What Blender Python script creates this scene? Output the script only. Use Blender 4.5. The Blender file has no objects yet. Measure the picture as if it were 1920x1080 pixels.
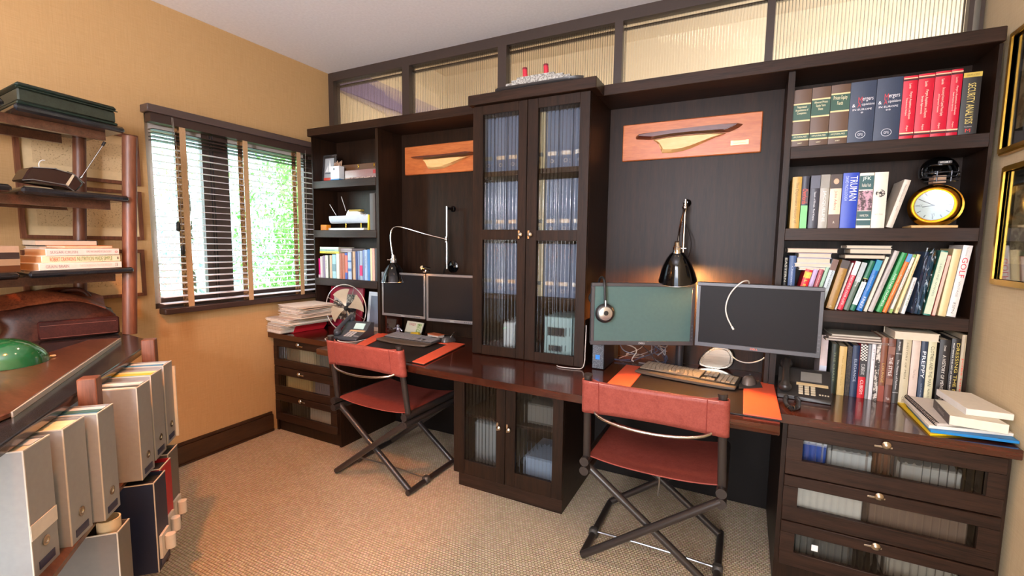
import bpy, bmesh, math, random
from mathutils import Vector, Matrix, Euler
random.seed(11)
SC = bpy.context.scene
COL = SC.collection
PI = math.pi

# ------------------------------------------------------------------ camera
CAM = Vector((3.09, -2.7232, 1.41)); YAW, PIT, ROL, FP = .4687, -.0958, .0124, 856.9
def basis():
    cy, sy, cp, sp = math.cos(YAW), math.sin(YAW), math.cos(PIT), math.sin(PIT)
    f = Vector((-sy*cp, cy*cp, sp)); r = Vector((cy, sy, 0)); u = r.cross(f)
    c, s = math.cos(ROL), math.sin(ROL)
    return c*r + s*u, -s*r + c*u, f
CR, CU, CF = basis()
cam = bpy.data.objects.new('camera', bpy.data.cameras.new('camera')); COL.objects.link(cam)
cam.matrix_world = Matrix(((CR.x, CU.x, -CF.x, CAM.x), (CR.y, CU.y, -CF.y, CAM.y), (CR.z, CU.z, -CF.z, CAM.z), (0, 0, 0, 1)))
cam.data.sensor_width = 36; cam.data.lens = FP/1920*36; cam.data.clip_start = .02
SC.camera = cam
# survey helpers: where a sight line of the photo meets a real plane of the room
def P(u, v, ax, val):
    d = CR*((u-960)/FP) + CU*((540-v)/FP) + CF
    return CAM + d*((val-CAM[ax])/d[ax])
def XA(u, y, z):
    w = CR - CF*((u-960)/FP); return CAM.x - (w.y*(y-CAM.y)+w.z*(z-CAM.z))/w.x
def YA(u, x, z):
    w = CR - CF*((u-960)/FP); return CAM.y - (w.x*(x-CAM.x)+w.z*(z-CAM.z))/w.y
def ZA(v, x, y):
    w = CU - CF*((540-v)/FP); return CAM.z - (w.x*(x-CAM.x)+w.y*(y-CAM.y))/w.z

# ------------------------------------------------------------------ materials
MC = {}
def lin(c):
    return tuple(((x/255)/12.92 if x/255 <= .04045 else ((x/255+.055)/1.055)**2.4) for x in c) + (1,)
def hx(s):
    return tuple(int(s[i:i+2], 16) for i in (0, 2, 4))
def new_mat(name):
    m = bpy.data.materials.new(name); m.use_nodes = True
    return m, m.node_tree.nodes, m.node_tree.links, m.node_tree.nodes['Principled BSDF']
def pm(col, rough=.5, metal=0., spec=.5, coat=0.):
    """plain procedural paint with a faint mottling"""
    k = (col, rough, metal, spec, coat)
    if k in MC: return MC[k]
    m, N, L, b = new_mat('paint_'+col)
    c = lin(hx(col))
    n = N.new('ShaderNodeTexNoise'); n.inputs['Scale'].default_value = 60
    t = N.new('ShaderNodeTexCoord'); L.new(t.outputs['Object'], n.inputs['Vector'])
    r = N.new('ShaderNodeMix'); r.data_type = 'RGBA'
    r.inputs[6].default_value = tuple(x*.9 for x in c[:3])+(1,); r.inputs[7].default_value = tuple(min(1, x*1.08) for x in c[:3])+(1,)
    L.new(n.outputs['Fac'], r.inputs[0]); L.new(r.outputs[2], b.inputs['Base Color'])
    b.inputs['Roughness'].default_value = rough; b.inputs['Metallic'].default_value = metal
    b.inputs['Specular IOR Level'].default_value = spec; b.inputs['Coat Weight'].default_value = coat
    MC[k] = m; return m
def wood(name, c1, c2, rough=.45, scale=(40, 40, 3), coat=0., bump=.05, fine=1.0):
    if name in MC: return MC[name]
    m, N, L, b = new_mat(name)
    t = N.new('ShaderNodeTexCoord'); mp = N.new('ShaderNodeMapping'); mp.inputs['Scale'].default_value = scale
    L.new(t.outputs['Object'], mp.inputs['Vector'])
    n = N.new('ShaderNodeTexNoise'); n.inputs['Scale'].default_value = 1; n.inputs['Detail'].default_value = 6; n.inputs['Roughness'].default_value = .65
    n.inputs['Distortion'].default_value = .4
    L.new(mp.outputs[0], n.inputs['Vector'])
    n2 = N.new('ShaderNodeTexNoise'); n2.inputs['Scale'].default_value = 6*fine; n2.inputs['Detail'].default_value = 3
    L.new(mp.outputs[0], n2.inputs['Vector'])
    a = N.new('ShaderNodeMath'); a.operation = 'MULTIPLY_ADD'; a.inputs[1].default_value = .4; L.new(n2.outputs['Fac'], a.inputs[0])
    s = N.new('ShaderNodeMath'); s.operation = 'MULTIPLY'; s.inputs[1].default_value = .6; L.new(n.outputs['Fac'], s.inputs[0]); L.new(s.outputs[0], a.inputs[2])
    cr = N.new('ShaderNodeValToRGB'); L.new(a.outputs[0], cr.inputs[0])
    cr.color_ramp.elements[0].position = .35; cr.color_ramp.elements[0].color = lin(hx(c1))
    cr.color_ramp.elements[1].position = .65; cr.color_ramp.elements[1].color = lin(hx(c2))
    L.new(cr.outputs[0], b.inputs['Base Color']); b.inputs['Roughness'].default_value = rough; b.inputs['Coat Weight'].default_value = coat
    b.inputs['Coat Roughness'].default_value = .08
    bp = N.new('ShaderNodeBump'); bp.inputs['Strength'].default_value = bump; bp.inputs['Distance'].default_value = .01
    L.new(a.outputs[0], bp.inputs['Height']); L.new(bp.outputs[0], b.inputs['Normal'])
    if name.startswith('wenge'): b.inputs['Specular IOR Level'].default_value = .22
    MC[name] = m; return m
WENGE = wood('wenge_wood', '140b06', '2e1c10', .45, (45, 45, 2.5))
WENGE_H = wood('wenge_wood_horizontal', '190f09', '382419', .45, (2.5, 45, 45))
TOPW = wood('polished_dark_mahogany', '270f08', '481d10', .22, (4, 40, 40), coat=.6, bump=.01)
WALNUT = wood('walnut', '53301f', '7b4b34', .42, (30, 30, 3))
WALNUT_H = wood('walnut_board', '43281b', '694531', .3, (6, 30, 30), coat=.3)
CHERRY = wood('cherry_wood', 'a8562a', 'c9743e', .35, (4, 40, 30), coat=.2, bump=.01)
PALEWOOD = wood('pale_pine', 'd9a765', 'edc588', .4, (6, 30, 50), bump=.01)
DARKHULL = wood('dark_rosewood', '3f1a16', '5d2a22', .3, (5, 30, 30), coat=.4, bump=.01)
CHROME = pm('d8d8d8', .12, 1.); STEEL = pm('a9a9ab', .3, 1.); BRASS = pm('d9a441', .18, 1.); NICKEL = pm('c9bfae', .25, 1.)
BLACKG = pm('070708', .1, 0, .45, .15); BLACKP = pm('19191b', .4); DARKP = pm('2b2b2d', .45)
WHITE = pm('eceae4', .5); PAPER = pm('e9e2d4', .75); CREAM = pm('e2d2b0', .6); PAGES = pm('dccbad', .8)
RED = pm('c01f2c', .4); ORANGE = pm('d2573a', .5)

def fabric(name, c1, c2, sx, sy, rough=.9, bump=.2, swap=False, streak=.5):
    if name in MC: return MC[name]
    m, N, L, b = new_mat(name)
    t = N.new('ShaderNodeTexCoord')
    outs = []
    for sc in (sx, sy):
        mp = N.new('ShaderNodeMapping'); mp.inputs['Scale'].default_value = sc; L.new(t.outputs['Object'], mp.inputs['Vector'])
        n = N.new('ShaderNodeTexNoise'); n.inputs['Scale'].default_value = 1; n.inputs['Detail'].default_value = 5; n.inputs['Roughness'].default_value = .7
        L.new(mp.outputs[0], n.inputs['Vector']); outs.append(n)
    mx = N.new('ShaderNodeMix'); mx.inputs[0].default_value = streak; L.new(outs[0].outputs['Fac'], mx.inputs[2]); L.new(outs[1].outputs['Fac'], mx.inputs[3])
    cr = N.new('ShaderNodeValToRGB'); L.new(mx.outputs[0], cr.inputs[0])
    cr.color_ramp.elements[0].position = .36; cr.color_ramp.elements[0].color = lin(hx(c1))
    cr.color_ramp.elements[1].position = .62; cr.color_ramp.elements[1].color = lin(hx(c2))
    L.new(cr.outputs[0], b.inputs['Base Color']); b.inputs['Roughness'].default_value = rough; b.inputs['Specular IOR Level'].default_value = .2
    bp = N.new('ShaderNodeBump'); bp.inputs['Strength'].default_value = bump; bp.inputs['Distance'].default_value = .004
    L.new(mx.outputs[0], bp.inputs['Height']); L.new(bp.outputs[0], b.inputs['Normal'])
    MC[name] = m; return m
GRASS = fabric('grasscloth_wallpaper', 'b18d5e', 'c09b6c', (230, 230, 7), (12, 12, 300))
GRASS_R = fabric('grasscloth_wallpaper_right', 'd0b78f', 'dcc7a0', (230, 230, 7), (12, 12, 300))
LEATHER = fabric('red_leather', '7c382f', '934a3f', (30, 30, 30), (160, 160, 160), .42, .06)
BROWNL = fabric('brown_leather', '25120d', '4c271b', (14, 14, 14), (120, 120, 120), .38, .12)
OXBL = fabric('dark_brown_leather', '2e1714', '472420', (30, 30, 30), (160, 160, 160), .4, .1)
GREENL = fabric('dark_green_leather', '17211b', '26332b', (30, 30, 30), (160, 160, 160), .45, .1)
TAPE = fabric('tan_webbing', 'a9855f', 'c2a079', (300, 300, 300), (60, 400, 60), .85, .1)

def carpet():
    m, N, L, b = new_mat('sisal_carpet')
    t = N.new('ShaderNodeTexCoord'); mp = N.new('ShaderNodeMapping'); mp.inputs['Rotation'].default_value = (0, 0, 0)
    L.new(t.outputs['Object'], mp.inputs['Vector'])
    w = N.new('ShaderNodeTexBrick'); w.inputs['Scale'].default_value = 1; w.inputs['Brick Width'].default_value = .016; w.inputs['Row Height'].default_value = .0135
    w.inputs['Mortar Size'].default_value = .0026; w.inputs['Mortar Smooth'].default_value = 1; w.inputs['Bias'].default_value = 0
    w.inputs['Color1'].default_value = lin(hx('cfbda2')); w.inputs['Color2'].default_value = lin(hx('bca88a')); w.inputs['Mortar'].default_value = lin(hx('9c876a'))
    L.new(mp.outputs[0], w.inputs['Vector'])
    n = N.new('ShaderNodeTexNoise'); n.inputs['Scale'].default_value = 140; n.inputs['Detail'].default_value = 4; L.new(t.outputs['Object'], n.inputs['Vector'])
    mx = N.new('ShaderNodeMix'); mx.data_type = 'RGBA'; mx.blend_type = 'OVERLAY'; mx.inputs[0].default_value = .45
    L.new(w.outputs['Color'], mx.inputs[6]); L.new(n.outputs['Color'], mx.inputs[7])
    hs = N.new('ShaderNodeHueSaturation'); hs.inputs['Saturation'].default_value = .9; L.new(mx.outputs[2], hs.inputs['Color'])
    L.new(hs.outputs[0], b.inputs['Base Color']); b.inputs['Roughness'].default_value = .95; b.inputs['Specular IOR Level'].default_value = .1
    bp = N.new('ShaderNodeBump'); bp.inputs['Strength'].default_value = .8; bp.inputs['Distance'].default_value = .006; bp.invert = True
    L.new(w.outputs['Fac'], bp.inputs['Height']); L.new(bp.outputs[0], b.inputs['Normal'])
    return m
def glass(name, transp=.55, rough=.03, ior=1.25, tint='f4f7f6', refr=.3):
    m = bpy.data.materials.new(name); m.use_nodes = True; N = m.node_tree.nodes; L = m.node_tree.links
    N.remove(N['Principled BSDF']); o = N['Material Output']
    t = N.new('ShaderNodeBsdfTransparent'); t.inputs[0].default_value = lin(hx(tint))
    r = N.new('ShaderNodeBsdfRefraction'); r.inputs['IOR'].default_value = ior; r.inputs['Roughness'].default_value = rough; r.inputs[0].default_value = lin(hx(tint))
    g = N.new('ShaderNodeBsdfGlossy'); g.inputs['Roughness'].default_value = .06
    a = N.new('ShaderNodeMixShader'); a.inputs[0].default_value = refr; L.new(t.outputs[0], a.inputs[1]); L.new(r.outputs[0], a.inputs[2])
    lw = N.new('ShaderNodeLayerWeight'); lw.inputs[0].default_value = .5
    pw = N.new('ShaderNodeMath'); pw.operation = 'POWER'; pw.inputs[1].default_value = 1.8; L.new(lw.outputs['Facing'], pw.inputs[0])
    fr = N.new('ShaderNodeMath'); fr.operation = 'MULTIPLY_ADD'; fr.inputs[1].default_value = .6; fr.inputs[2].default_value = .035; L.new(pw.outputs[0], fr.inputs[0])
    c = N.new('ShaderNodeMixShader'); L.new(fr.outputs[0], c.inputs[0]); L.new(a.outputs[0], c.inputs[1]); L.new(g.outputs[0], c.inputs[2])
    L.new(c.outputs[0], o.inputs[0]); return m
REEDED = glass('reeded_glass', ior=1.22, refr=.5, rough=.01); PANE = glass('clear_glass', ior=1.0, refr=0)
TRANSOM = glass('reeded_transom_glass', ior=1.3, rough=.05, tint='f6efe0', refr=.6)
PLASTIC = glass('clear_plastic_bag', ior=1.1, rough=.15, tint='aebccb', refr=.3)
def emit(name, col, s):
    m = bpy.data.materials.new(name); m.use_nodes = True; b = m.node_tree.nodes['Principled BSDF']
    b.inputs['Emission Color'].default_value = lin(hx(col)); b.inputs['Emission Strength'].default_value = s; b.inputs['Base Color'].default_value = lin(hx(col)); return m
BULB = emit('warm_bulb', 'ffd9a0', 14)
CARPET = carpet()
CEIL = pm('f3f1f4', .9)
SCREEN = pm('16171a', .22, 0, .5)
def pattern(name, base, ink, scale, thr=.5, kind='noise'):
    if name in MC: return MC[name]
    m, N, L, b = new_mat(name); t = N.new('ShaderNodeTexCoord')
    if kind == 'noise':
        n = N.new('ShaderNodeTexNoise'); n.inputs['Detail'].default_value = 5; n.inputs['Roughness'].default_value = .7
    elif kind == 'check':
        n = N.new('ShaderNodeTexChecker'); n.inputs[1].default_value = (1, 1, 1, 1); n.inputs[2].default_value = (0, 0, 0, 1)
    else:
        n = N.new('ShaderNodeTexVoronoi')
    n.inputs['Scale'].default_value = scale; L.new(t.outputs['Object'], n.inputs['Vector'])
    cr = N.new('ShaderNodeValToRGB'); cr.color_ramp.elements[0].position = thr-.04; cr.color_ramp.elements[1].position = thr+.04
    cr.color_ramp.elements[0].color = lin(hx(ink)); cr.color_ramp.elements[1].color = lin(hx(base))
    L.new(n.outputs['Fac' if kind != 'vor' else 'Distance'], cr.inputs[0]); L.new(cr.outputs[0], b.inputs['Base Color']); b.inputs['Roughness'].default_value = .6
    MC[name] = m; return m

# ------------------------------------------------------------------ mesh helpers
class B:
    def __init__(s): s.bm = bmesh.new()
    def _add(s, vs, fs, M=None):
        bv = [s.bm.verts.new(M @ Vector(v) if M else Vector(v)) for v in vs]
        for f in fs:
            try: s.bm.faces.new([bv[i] for i in f])
            except ValueError: pass
        return bv
    def box(s, x0, x1, y0, y1, z0, z1, bev=0, M=None, seg=1):
        vs = [(x, y, z) for x in (x0, x1) for y in (y0, y1) for z in (z0, z1)]
        fs = [(0, 1, 3, 2), (4, 6, 7, 5), (0, 4, 5, 1), (2, 3, 7, 6), (0, 2, 6, 4), (1, 5, 7, 3)]
        bv = s._add(vs, fs, M)
        if bev:
            es = {e for v in bv for e in v.link_edges}
            bmesh.ops.bevel(s.bm, geom=list(es), offset=bev, segments=seg, profile=.5, affect='EDGES')
        return s
    def prism(s, poly, h, M=None, bev=0):
        n = len(poly); vs = [(x, y, 0) for x, y in poly] + [(x, y, h) for x, y in poly]
        fs = [tuple(range(n-1, -1, -1)), tuple(range(n, 2*n))] + [(i, (i+1) % n, n+(i+1) % n, n+i) for i in range(n)]
        bv = s._add(vs, fs, M)
        if bev:
            es = {e for v in bv for e in v.link_edges}
            bmesh.ops.bevel(s.bm, geom=list(es), offset=bev, segments=1, profile=.5, affect='EDGES')
        return s
    def lathe(s, prof, n=24, M=None, cap=True):
        vs = []; fs = []
        for r, z in prof:
            for k in range(n): vs.append((r*math.cos(2*PI*k/n), r*math.sin(2*PI*k/n), z))
        for i in range(len(prof)-1):
            for k in range(n):
                fs.append((i*n+k, i*n+(k+1) % n, (i+1)*n+(k+1) % n, (i+1)*n+k))
        if cap:
            if prof[0][0] > 1e-5: fs.append(tuple(range(n-1, -1, -1)))
            if prof[-1][0] > 1e-5: fs.append(tuple((len(prof)-1)*n+k for k in range(n)))
        bv = s._add(vs, fs, M)
        if prof[0][0] < 1e-5 or prof[-1][0] < 1e-5: bmesh.ops.remove_doubles(s.bm, verts=bv, dist=1e-6)
        return s
    def cyl(s, p0, p1, r, n=14, r2=None):
        p0, p1 = Vector(p0), Vector(p1); d = p1-p0
        M = Matrix.Translation(p0) @ d.to_track_quat('Z', 'Y').to_matrix().to_4x4()
        return s.lathe([(r, 0), (r2 if r2 is not None else r, d.length)], n, M)
    def tube(s, pts, r, n=8, closed=False, sm=0):
        pts = [Vector(p) for p in pts]
        for _ in range(sm):
            q = []
            m = len(pts)
            for i in range(m if closed else m-1):
                a, b = pts[i], pts[(i+1) % m]; q += [a*.75+b*.25, a*.25+b*.75]
            if not closed: q = [pts[0]] + q + [pts[-1]]
            pts = q
        m = len(pts); up = None; vs = []; fs = []
        for i, p in enumerate(pts):
            if closed: d = pts[(i+1) % m]-pts[i-1]
            else: d = pts[min(i+1, m-1)]-pts[max(i-1, 0)]
            d.normalize()
            if up is None: up = d.orthogonal().normalized()
            up = up - d*up.dot(d)
            if up.length < 1e-6: up = d.orthogonal()
            up.normalize(); w = d.cross(up)
            rr = r(i/(m-1)) if callable(r) else r
            for k in range(n):
                a = 2*PI*k/n; vs.append(p+up*(rr*math.cos(a))+w*(rr*math.sin(a)))
        for i in range(m if closed else m-1):
            j = (i+1) % m
            for k in range(n): fs.append((i*n+k, i*n+(k+1) % n, j*n+(k+1) % n, j*n+k))
        if not closed: fs += [tuple(range(n-1, -1, -1)), tuple((m-1)*n+k for k in range(n))]
        s._add(vs, fs); return s
    def sph(s, c, r, sc=(1, 1, 1), n=16, M=None):
        m = n//2; prof = []
        vs = [(0, 0, -1)] + [(math.sin(PI*i/m)*math.cos(2*PI*k/n), math.sin(PI*i/m)*math.sin(2*PI*k/n), -math.cos(PI*i/m)) for i in range(1, m) for k in range(n)] + [(0, 0, 1)]
        fs = [(0, 1+(k+1) % n, 1+k) for k in range(n)]
        for i in range(m-2):
            for k in range(n): fs.append((1+i*n+k, 1+i*n+(k+1) % n, 1+(i+1)*n+(k+1) % n, 1+(i+1)*n+k))
        last = len(vs)-1
        fs += [(1+(m-2)*n+k, 1+(m-2)*n+(k+1) % n, last) for k in range(n)]
        T = Matrix.Translation(Vector(c)) @ Matrix.Diagonal((r*sc[0], r*sc[1], r*sc[2], 1))
        s._add(vs, fs, (M @ T) if M else T); return s
    def grid(s, fn, nu, nv, th=0):
        rows = [[Vector(fn(i/nu, j/nv)) for j in range(nv+1)] for i in range(nu+1)]
        vs = [p for r in rows for p in r]; k = nv+1
        fs = [(i*k+j, i*k+j+1, (i+1)*k+j+1, (i+1)*k+j) for i in range(nu) for j in range(nv)]
        if th:
            nrm = [Vector() for _ in vs]
            for f in fs:
                n = (vs[f[1]]-vs[f[0]]).cross(vs[f[3]]-vs[f[0]])
                for q in f: nrm[q] += n
            o = len(vs); vs = vs + [v - n.normalized()*th for v, n in zip(vs, nrm)]
            fs2 = [tuple(o+q for q in reversed(f)) for f in fs]
            for j in range(nv):
                fs2.append((j, o+j, o+j+1, j+1)); a = nu*k; fs2.append((a+j, a+j+1, o+a+j+1, o+a+j))
            for i in range(nu):
                a, b = i*k, (i+1)*k; fs2.append((a, b, o+b, o+a)); fs2.append((a+nv, o+a+nv, o+b+nv, b+nv))
            fs = fs+fs2
        s._add(vs, fs); return s
    def build(s, name, mat, parent=None, world=True, smooth=True, ang=38):
        bmesh.ops.recalc_face_normals(s.bm, faces=s.bm.faces[:])
        me = bpy.data.meshes.new(name); s.bm.to_mesh(me); s.bm.free()
        return link(name, me, mat, parent, world, smooth, ang)
ROOT = {}
def link(name, me, mat, parent=None, world=True, smooth=True, ang=38):
    o = bpy.data.objects.new(name, me); COL.objects.link(o); me.materials.append(mat)
    if smooth:
        me.polygons.foreach_set('use_smooth', [True]*len(me.polygons)); me.set_sharp_from_angle(angle=math.radians(ang))
    if parent is not None:
        o.parent = parent; Mr = ROOT.get(parent.name)
        if Mr is not None:
            ROOT[o.name] = Mr
            if world: me.transform(Mr.inverted())
    return o
def tag(o, label, cat, group=None, kind=None):
    o['label'] = label; o['category'] = cat
    if group: o['group'] = group
    if kind: o['kind'] = kind
    return o
def T(name, label, cat, loc=(0, 0, 0), rot=(0, 0, 0), group=None):
    o = bpy.data.objects.new(name, None); COL.objects.link(o); o.empty_display_size = .05
    if not isinstance(rot, tuple): rot = (0, 0, rot)
    o.location = loc; o.rotation_euler = rot
    ROOT[o.name] = Matrix.Translation(Vector(loc)) @ Euler(rot).to_matrix().to_4x4()
    return tag(o, label, cat, group)
def S(o, label=None):
    o['kind'] = 'structure'
    return o
def copy_tree(o, parent=None):
    c = o.copy(); COL.objects.link(c); c.parent = parent
    for ch in list(o.children): copy_tree(ch, c)
    return c
# writing: made as flat lettering meshes on the thing's surface
TXT = []
def text(parent, s, M, w, h, mat, name='title', world=True, keep=False):
    cu = bpy.data.curves.new('lettering', 'FONT'); cu.body = s; cu.align_x = 'CENTER'; cu.align_y = 'CENTER'; cu.resolution_u = 2
    o = bpy.data.objects.new('lettering', cu); COL.objects.link(o)
    TXT.append((o, parent, M, w, h, mat, name, world, keep))
def flush_text():
    bpy.context.view_layer.update(); dg = bpy.context.evaluated_depsgraph_get()
    for o, parent, M, w, h, mat, name, world, keep in TXT:
        me = bpy.data.meshes.new_from_object(o.evaluated_get(dg))
        if len(me.vertices):
            xs = [v.co.x for v in me.vertices]; ys = [v.co.y for v in me.vertices]
            cx, cy = (min(xs)+max(xs))/2, (min(ys)+max(ys))/2
            sx, sy = w/max(1e-6, max(xs)-min(xs)), h/max(1e-6, max(ys)-min(ys))
            if keep: sx = sy = min(sx, sy)
            me.transform(M @ Matrix.Diagonal((sx, sy, 1, 1)) @ Matrix.Translation((-cx, -cy, 0)))
            me.name = name; me.materials.clear()
            link(name, me, mat, parent, world, smooth=False)
        cu = o.data; bpy.data.objects.remove(o); bpy.data.curves.remove(cu)
def frame(o, x, y):                 # matrix from origin and two axes
    x = Vector(x).normalized(); y = Vector(y).normalized(); z = x.cross(y); o = Vector(o)
    return Matrix(((x.x, y.x, z.x, o.x), (x.y, y.y, z.y, o.y), (x.z, y.z, z.z, o.z), (0, 0, 0, 1)))
FRONT = lambda x, y, z: frame((x, y, z), (1, 0, 0), (0, 0, 1))      # upright, facing -y
DOWNW = lambda x, y, z: frame((x, y, z), (0, 0, -1), (1, 0, 0))     # reads downward, facing -y
# ------------------------------------------------------------------ room shell
XR, ZC, YB = 3.965, 2.766, -5.2
S(B().box(-.02, XR+.1, YB, .03, -.08, 0).build('floor', CARPET))
S(B().box(-.12, XR+.12, YB-.1, .04, ZC, ZC+.1).build('ceiling', CEIL))
WY0, WY1, WZ0, WZ1 = -1.285, -.135, 1.0, 2.16
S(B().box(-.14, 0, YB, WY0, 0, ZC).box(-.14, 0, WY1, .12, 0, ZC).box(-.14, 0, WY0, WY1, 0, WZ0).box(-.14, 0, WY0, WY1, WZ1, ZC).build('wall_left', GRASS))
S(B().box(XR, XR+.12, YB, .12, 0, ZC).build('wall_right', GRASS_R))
S(B().box(-.14, XR+.12, .03, .11, 0, 2.22).build('wall_front', GRASS))
DX0, DX1, DZ0, DZ1 = 1.7, 3.7, .1, 2.45
S(B().box(-.1, DX0, YB-.1, YB, 0, ZC).box(DX1, XR, YB-.1, YB, 0, ZC).box(DX0, DX1, YB-.1, YB, 0, DZ0).box(DX0, DX1, YB-.1, YB, DZ1, ZC).build('wall_back', GRASS_R))
BASE = wood('stained_baseboard', '2a1a10', '452d1c', .4, (30, 3, 30))
b = B().box(0, .02, YB, -.575, 0, .125); b.box(0, .012, YB, -.575, .125, .146, bev=.003).box(0, .032, YB, -.575, 0, .018, bev=.006)
S(b.build('baseboard_left', BASE))
S(B().box(XR-.02, XR, YB, -.62, 0, .14).build('baseboard_right', BASE))
# window in the left wall: two casements with a heavy centre mullion
FR = pm('4a3a34', .45); FRW = pm('cfc6bd', .5)
w = S(B().box(-.10, -.02, WY0, WY1, WZ0, WZ0+.03).box(-.10, -.02, WY0, WY1, WZ1-.035, WZ1).box(-.10, -.02, WY1-.03, WY1, WZ0, WZ1).build('window_1', FR))
def sash(y0, y1):
    a = B(); a2 = B()
    for q in ((y0, y0+.03), (y1-.045, y1)): (a if q[0] != y0 or y0 > -1 else a2).box(-.06, -.025, q[0], q[1], WZ0+.03, WZ1-.035)
    a.box(-.06, -.025, y0+.03, y1-.045, WZ0+.03, WZ0+.06)
    s_ = a.build('sash', FR, w); a2.build('sash_stile', FRW, s_); B().box(-.058, -.028, y0+.03, y1-.045, WZ1-.12, WZ1-.035).build('sash_top_rail', FRW, s_)
    B().box(-.044, -.040, y0+.03, y1-.045, WZ0+.06, WZ1-.12).build('pane', PANE, s_)
ya_, yb_ = YA(394, -.03, 1.55), YA(427, -.03, 1.55)
sash(-1.273, ya_+.012); sash(yb_-.012, -.165)
m_ = B()
for y0, y1 in ((ya_, ya_+.012), (ya_+.02, ya_+.028), (ya_+.036, yb_)): m_.box(-.10, -.022, y0, y1, WZ0+.03, WZ1-.035)
m_.build('mullion', FR, w)
h_ = B().tube([(-.03, -.26, 1.05), (-.0, -.265, 1.06), (-.005, -.25, 1.13), (-.01, -.235, 1.16)], .007, sm=2); h_.box(-.05, -.025, -.30, -.22, 1.032, 1.055, bev=.004)
h_.build('window_handle', WHITE, w)
# ---- venetian blind
SLAT = pm('ece4e8', .4); BROWNB = pm('3a2a25', .4)
bl = T('venetian_blind', 'wide slatted venetian blind with tan tapes hanging over the window', 'blind', (.04, -.7, 1.0))
B().box(.004, .085, -1.305, -.12, 2.125, 2.168, bev=.004).build('valance', pm('4d3f3b', .4), bl)
B().box(.012, .07, -1.285, -.127, 2.075, 2.124).build('head_rail', BROWNB, bl)
hb = B()
zst = ZA(264, .04, -1.25)
for k in range(4): hb.box(.012, .066, -1.275, -.13, zst+.02*k, zst+.004+.02*k)
hb.build('raised_slats', BROWNB, bl)
NS = 24
for k in range(NS):
    z = 1.032 + k*(zst-.035-1.032)/(NS-1)
    M = Matrix.Translation((.038, 0, z)) @ Matrix.Rotation(math.radians(4), 4, 'Y')
    B().box(-.026, .026, -1.268, -.13, -.0016, .0016, M=M).build('slat', SLAT, bl)
B().box(.006, .072, -1.272, -.132, .968, 1.004, bev=.005).build('bottom_rail', BROWNB, bl)
for uf, ub in ((347, 334), (463, 452), (562, 552)):
    y = YA(uf, .066, 1.75); 
    B().box(.0655, .0668, y-.017, y+.017, 1.0, 2.14).build('front_tape', TAPE, bl)
    bt = B().box(.0085, .0098, y-.017, y+.017, 1.0, 2.10)
    bt.build('rear_tape', pattern('laddered_webbing', 'b98a58', '6a4528', 60), bl)
c_ = B(); yc = YA(326, .05, 1.7)
for k, (dy, z1) in enumerate(((0, 1.50), (.018, 1.36))):
    c_.tube([(.07, yc+dy*.3, 2.12), (.075, yc+dy, 1.9), (.075, yc+dy, z1)], .0014, n=5)
cd = c_.build('pull_cord', pm('8d8378', .8), bl)
for dy, z1 in ((0, 1.49), (.018, 1.35)): B().lathe([(.003, .03), (.010, .022), (.012, -.02), (.006, -.03)], 10, Matrix.Translation((.075, yc+dy, z1))).build('tassel', BLACKP, cd)
B().tube([(.07, YA(572, .06, 1.9), 2.1), (.075, YA(573, .06, 1.5), 1.45)], .0014, n=5).build('tilt_cord', pm('8d8378', .8), bl)
# ---- clerestory of reeded glass above the cabinets
TB = pm('3b2f29', .45)
tr = B().box(0, XR, .03, .10, 2.70, ZC).box(0, XR, .03, .10, 2.22, 2.27)
for x0, x1 in ((0, .055), (.764, .829), (1.57, 1.633), (2.346, 2.393), (3.126, 3.162), (3.90, 3.917), (3.938, 3.952)): tr.box(x0, x1, .03, .10, 2.27, 2.70)
tr.box(0, XR, .072, .10, 2.668, 2.676)
w2 = S(tr.build('window_2', TB))
def reeds(x0, x1, z0, z1, y, amp, pitch, M=None):
    n = max(8, int((x1-x0)/pitch*6))
    return B().grid(lambda a, c: (x0+(x1-x0)*a, y - amp*abs(math.sin(PI*(x1-x0)*a/pitch)), z0+(z1-z0)*c), n, 1)
for x0, x1 in ((.055, .764), (.829, 1.57), (1.633, 2.346), (2.393, 3.126), (3.162, 3.90)):
    reeds(x0, x1, 2.27, 2.70, .066, .006, .0150).build('pane', TRANSOM, w2)
HALL = pm('eee3d0', .8); LAV = pm('8f86b8', .8)
S(B().box(-.14, 5.2, 1.75, 1.85, 0, 3.3).build('wall_hall', HALL)); S(B().box(-.16, -.06, .121, 1.85, 0, 3.3).box(5.2, 5.3, .1, 1.85, 0, 3.3).build('wall_hall_end', HALL))
S(B().box(-.16, 5.3, .04, 1.85, 3.3, 3.4).build('ceiling_hall', HALL)); S(B().box(-.16, 5.3, .11, 1.85, -.1, 0).build('floor_hall', pm('b79a6f', .6)))
S(B().box(-.06, -.03, .14, 1.75, 2.70, 2.90).build('trim_1', LAV))
S(B().box(-.14, XR+.12, .03, .11, ZC, 3.3).build('wall_front_upper', HALL))
# ---- dark panelling behind the desks (fixed to the wall)
S(B().box(.779, 1.70, .0, .029, .745, 2.2).build('trim_2', WENGE)); S(B().box(2.30, 3.235, 0, .029, .745, 2.2).build('trim_3', WENGE))
S(B().box(.0, 3.95, .0, .029, 0, .709).build('trim_4', pm('120c09', .6, 0, .2)))

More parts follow.
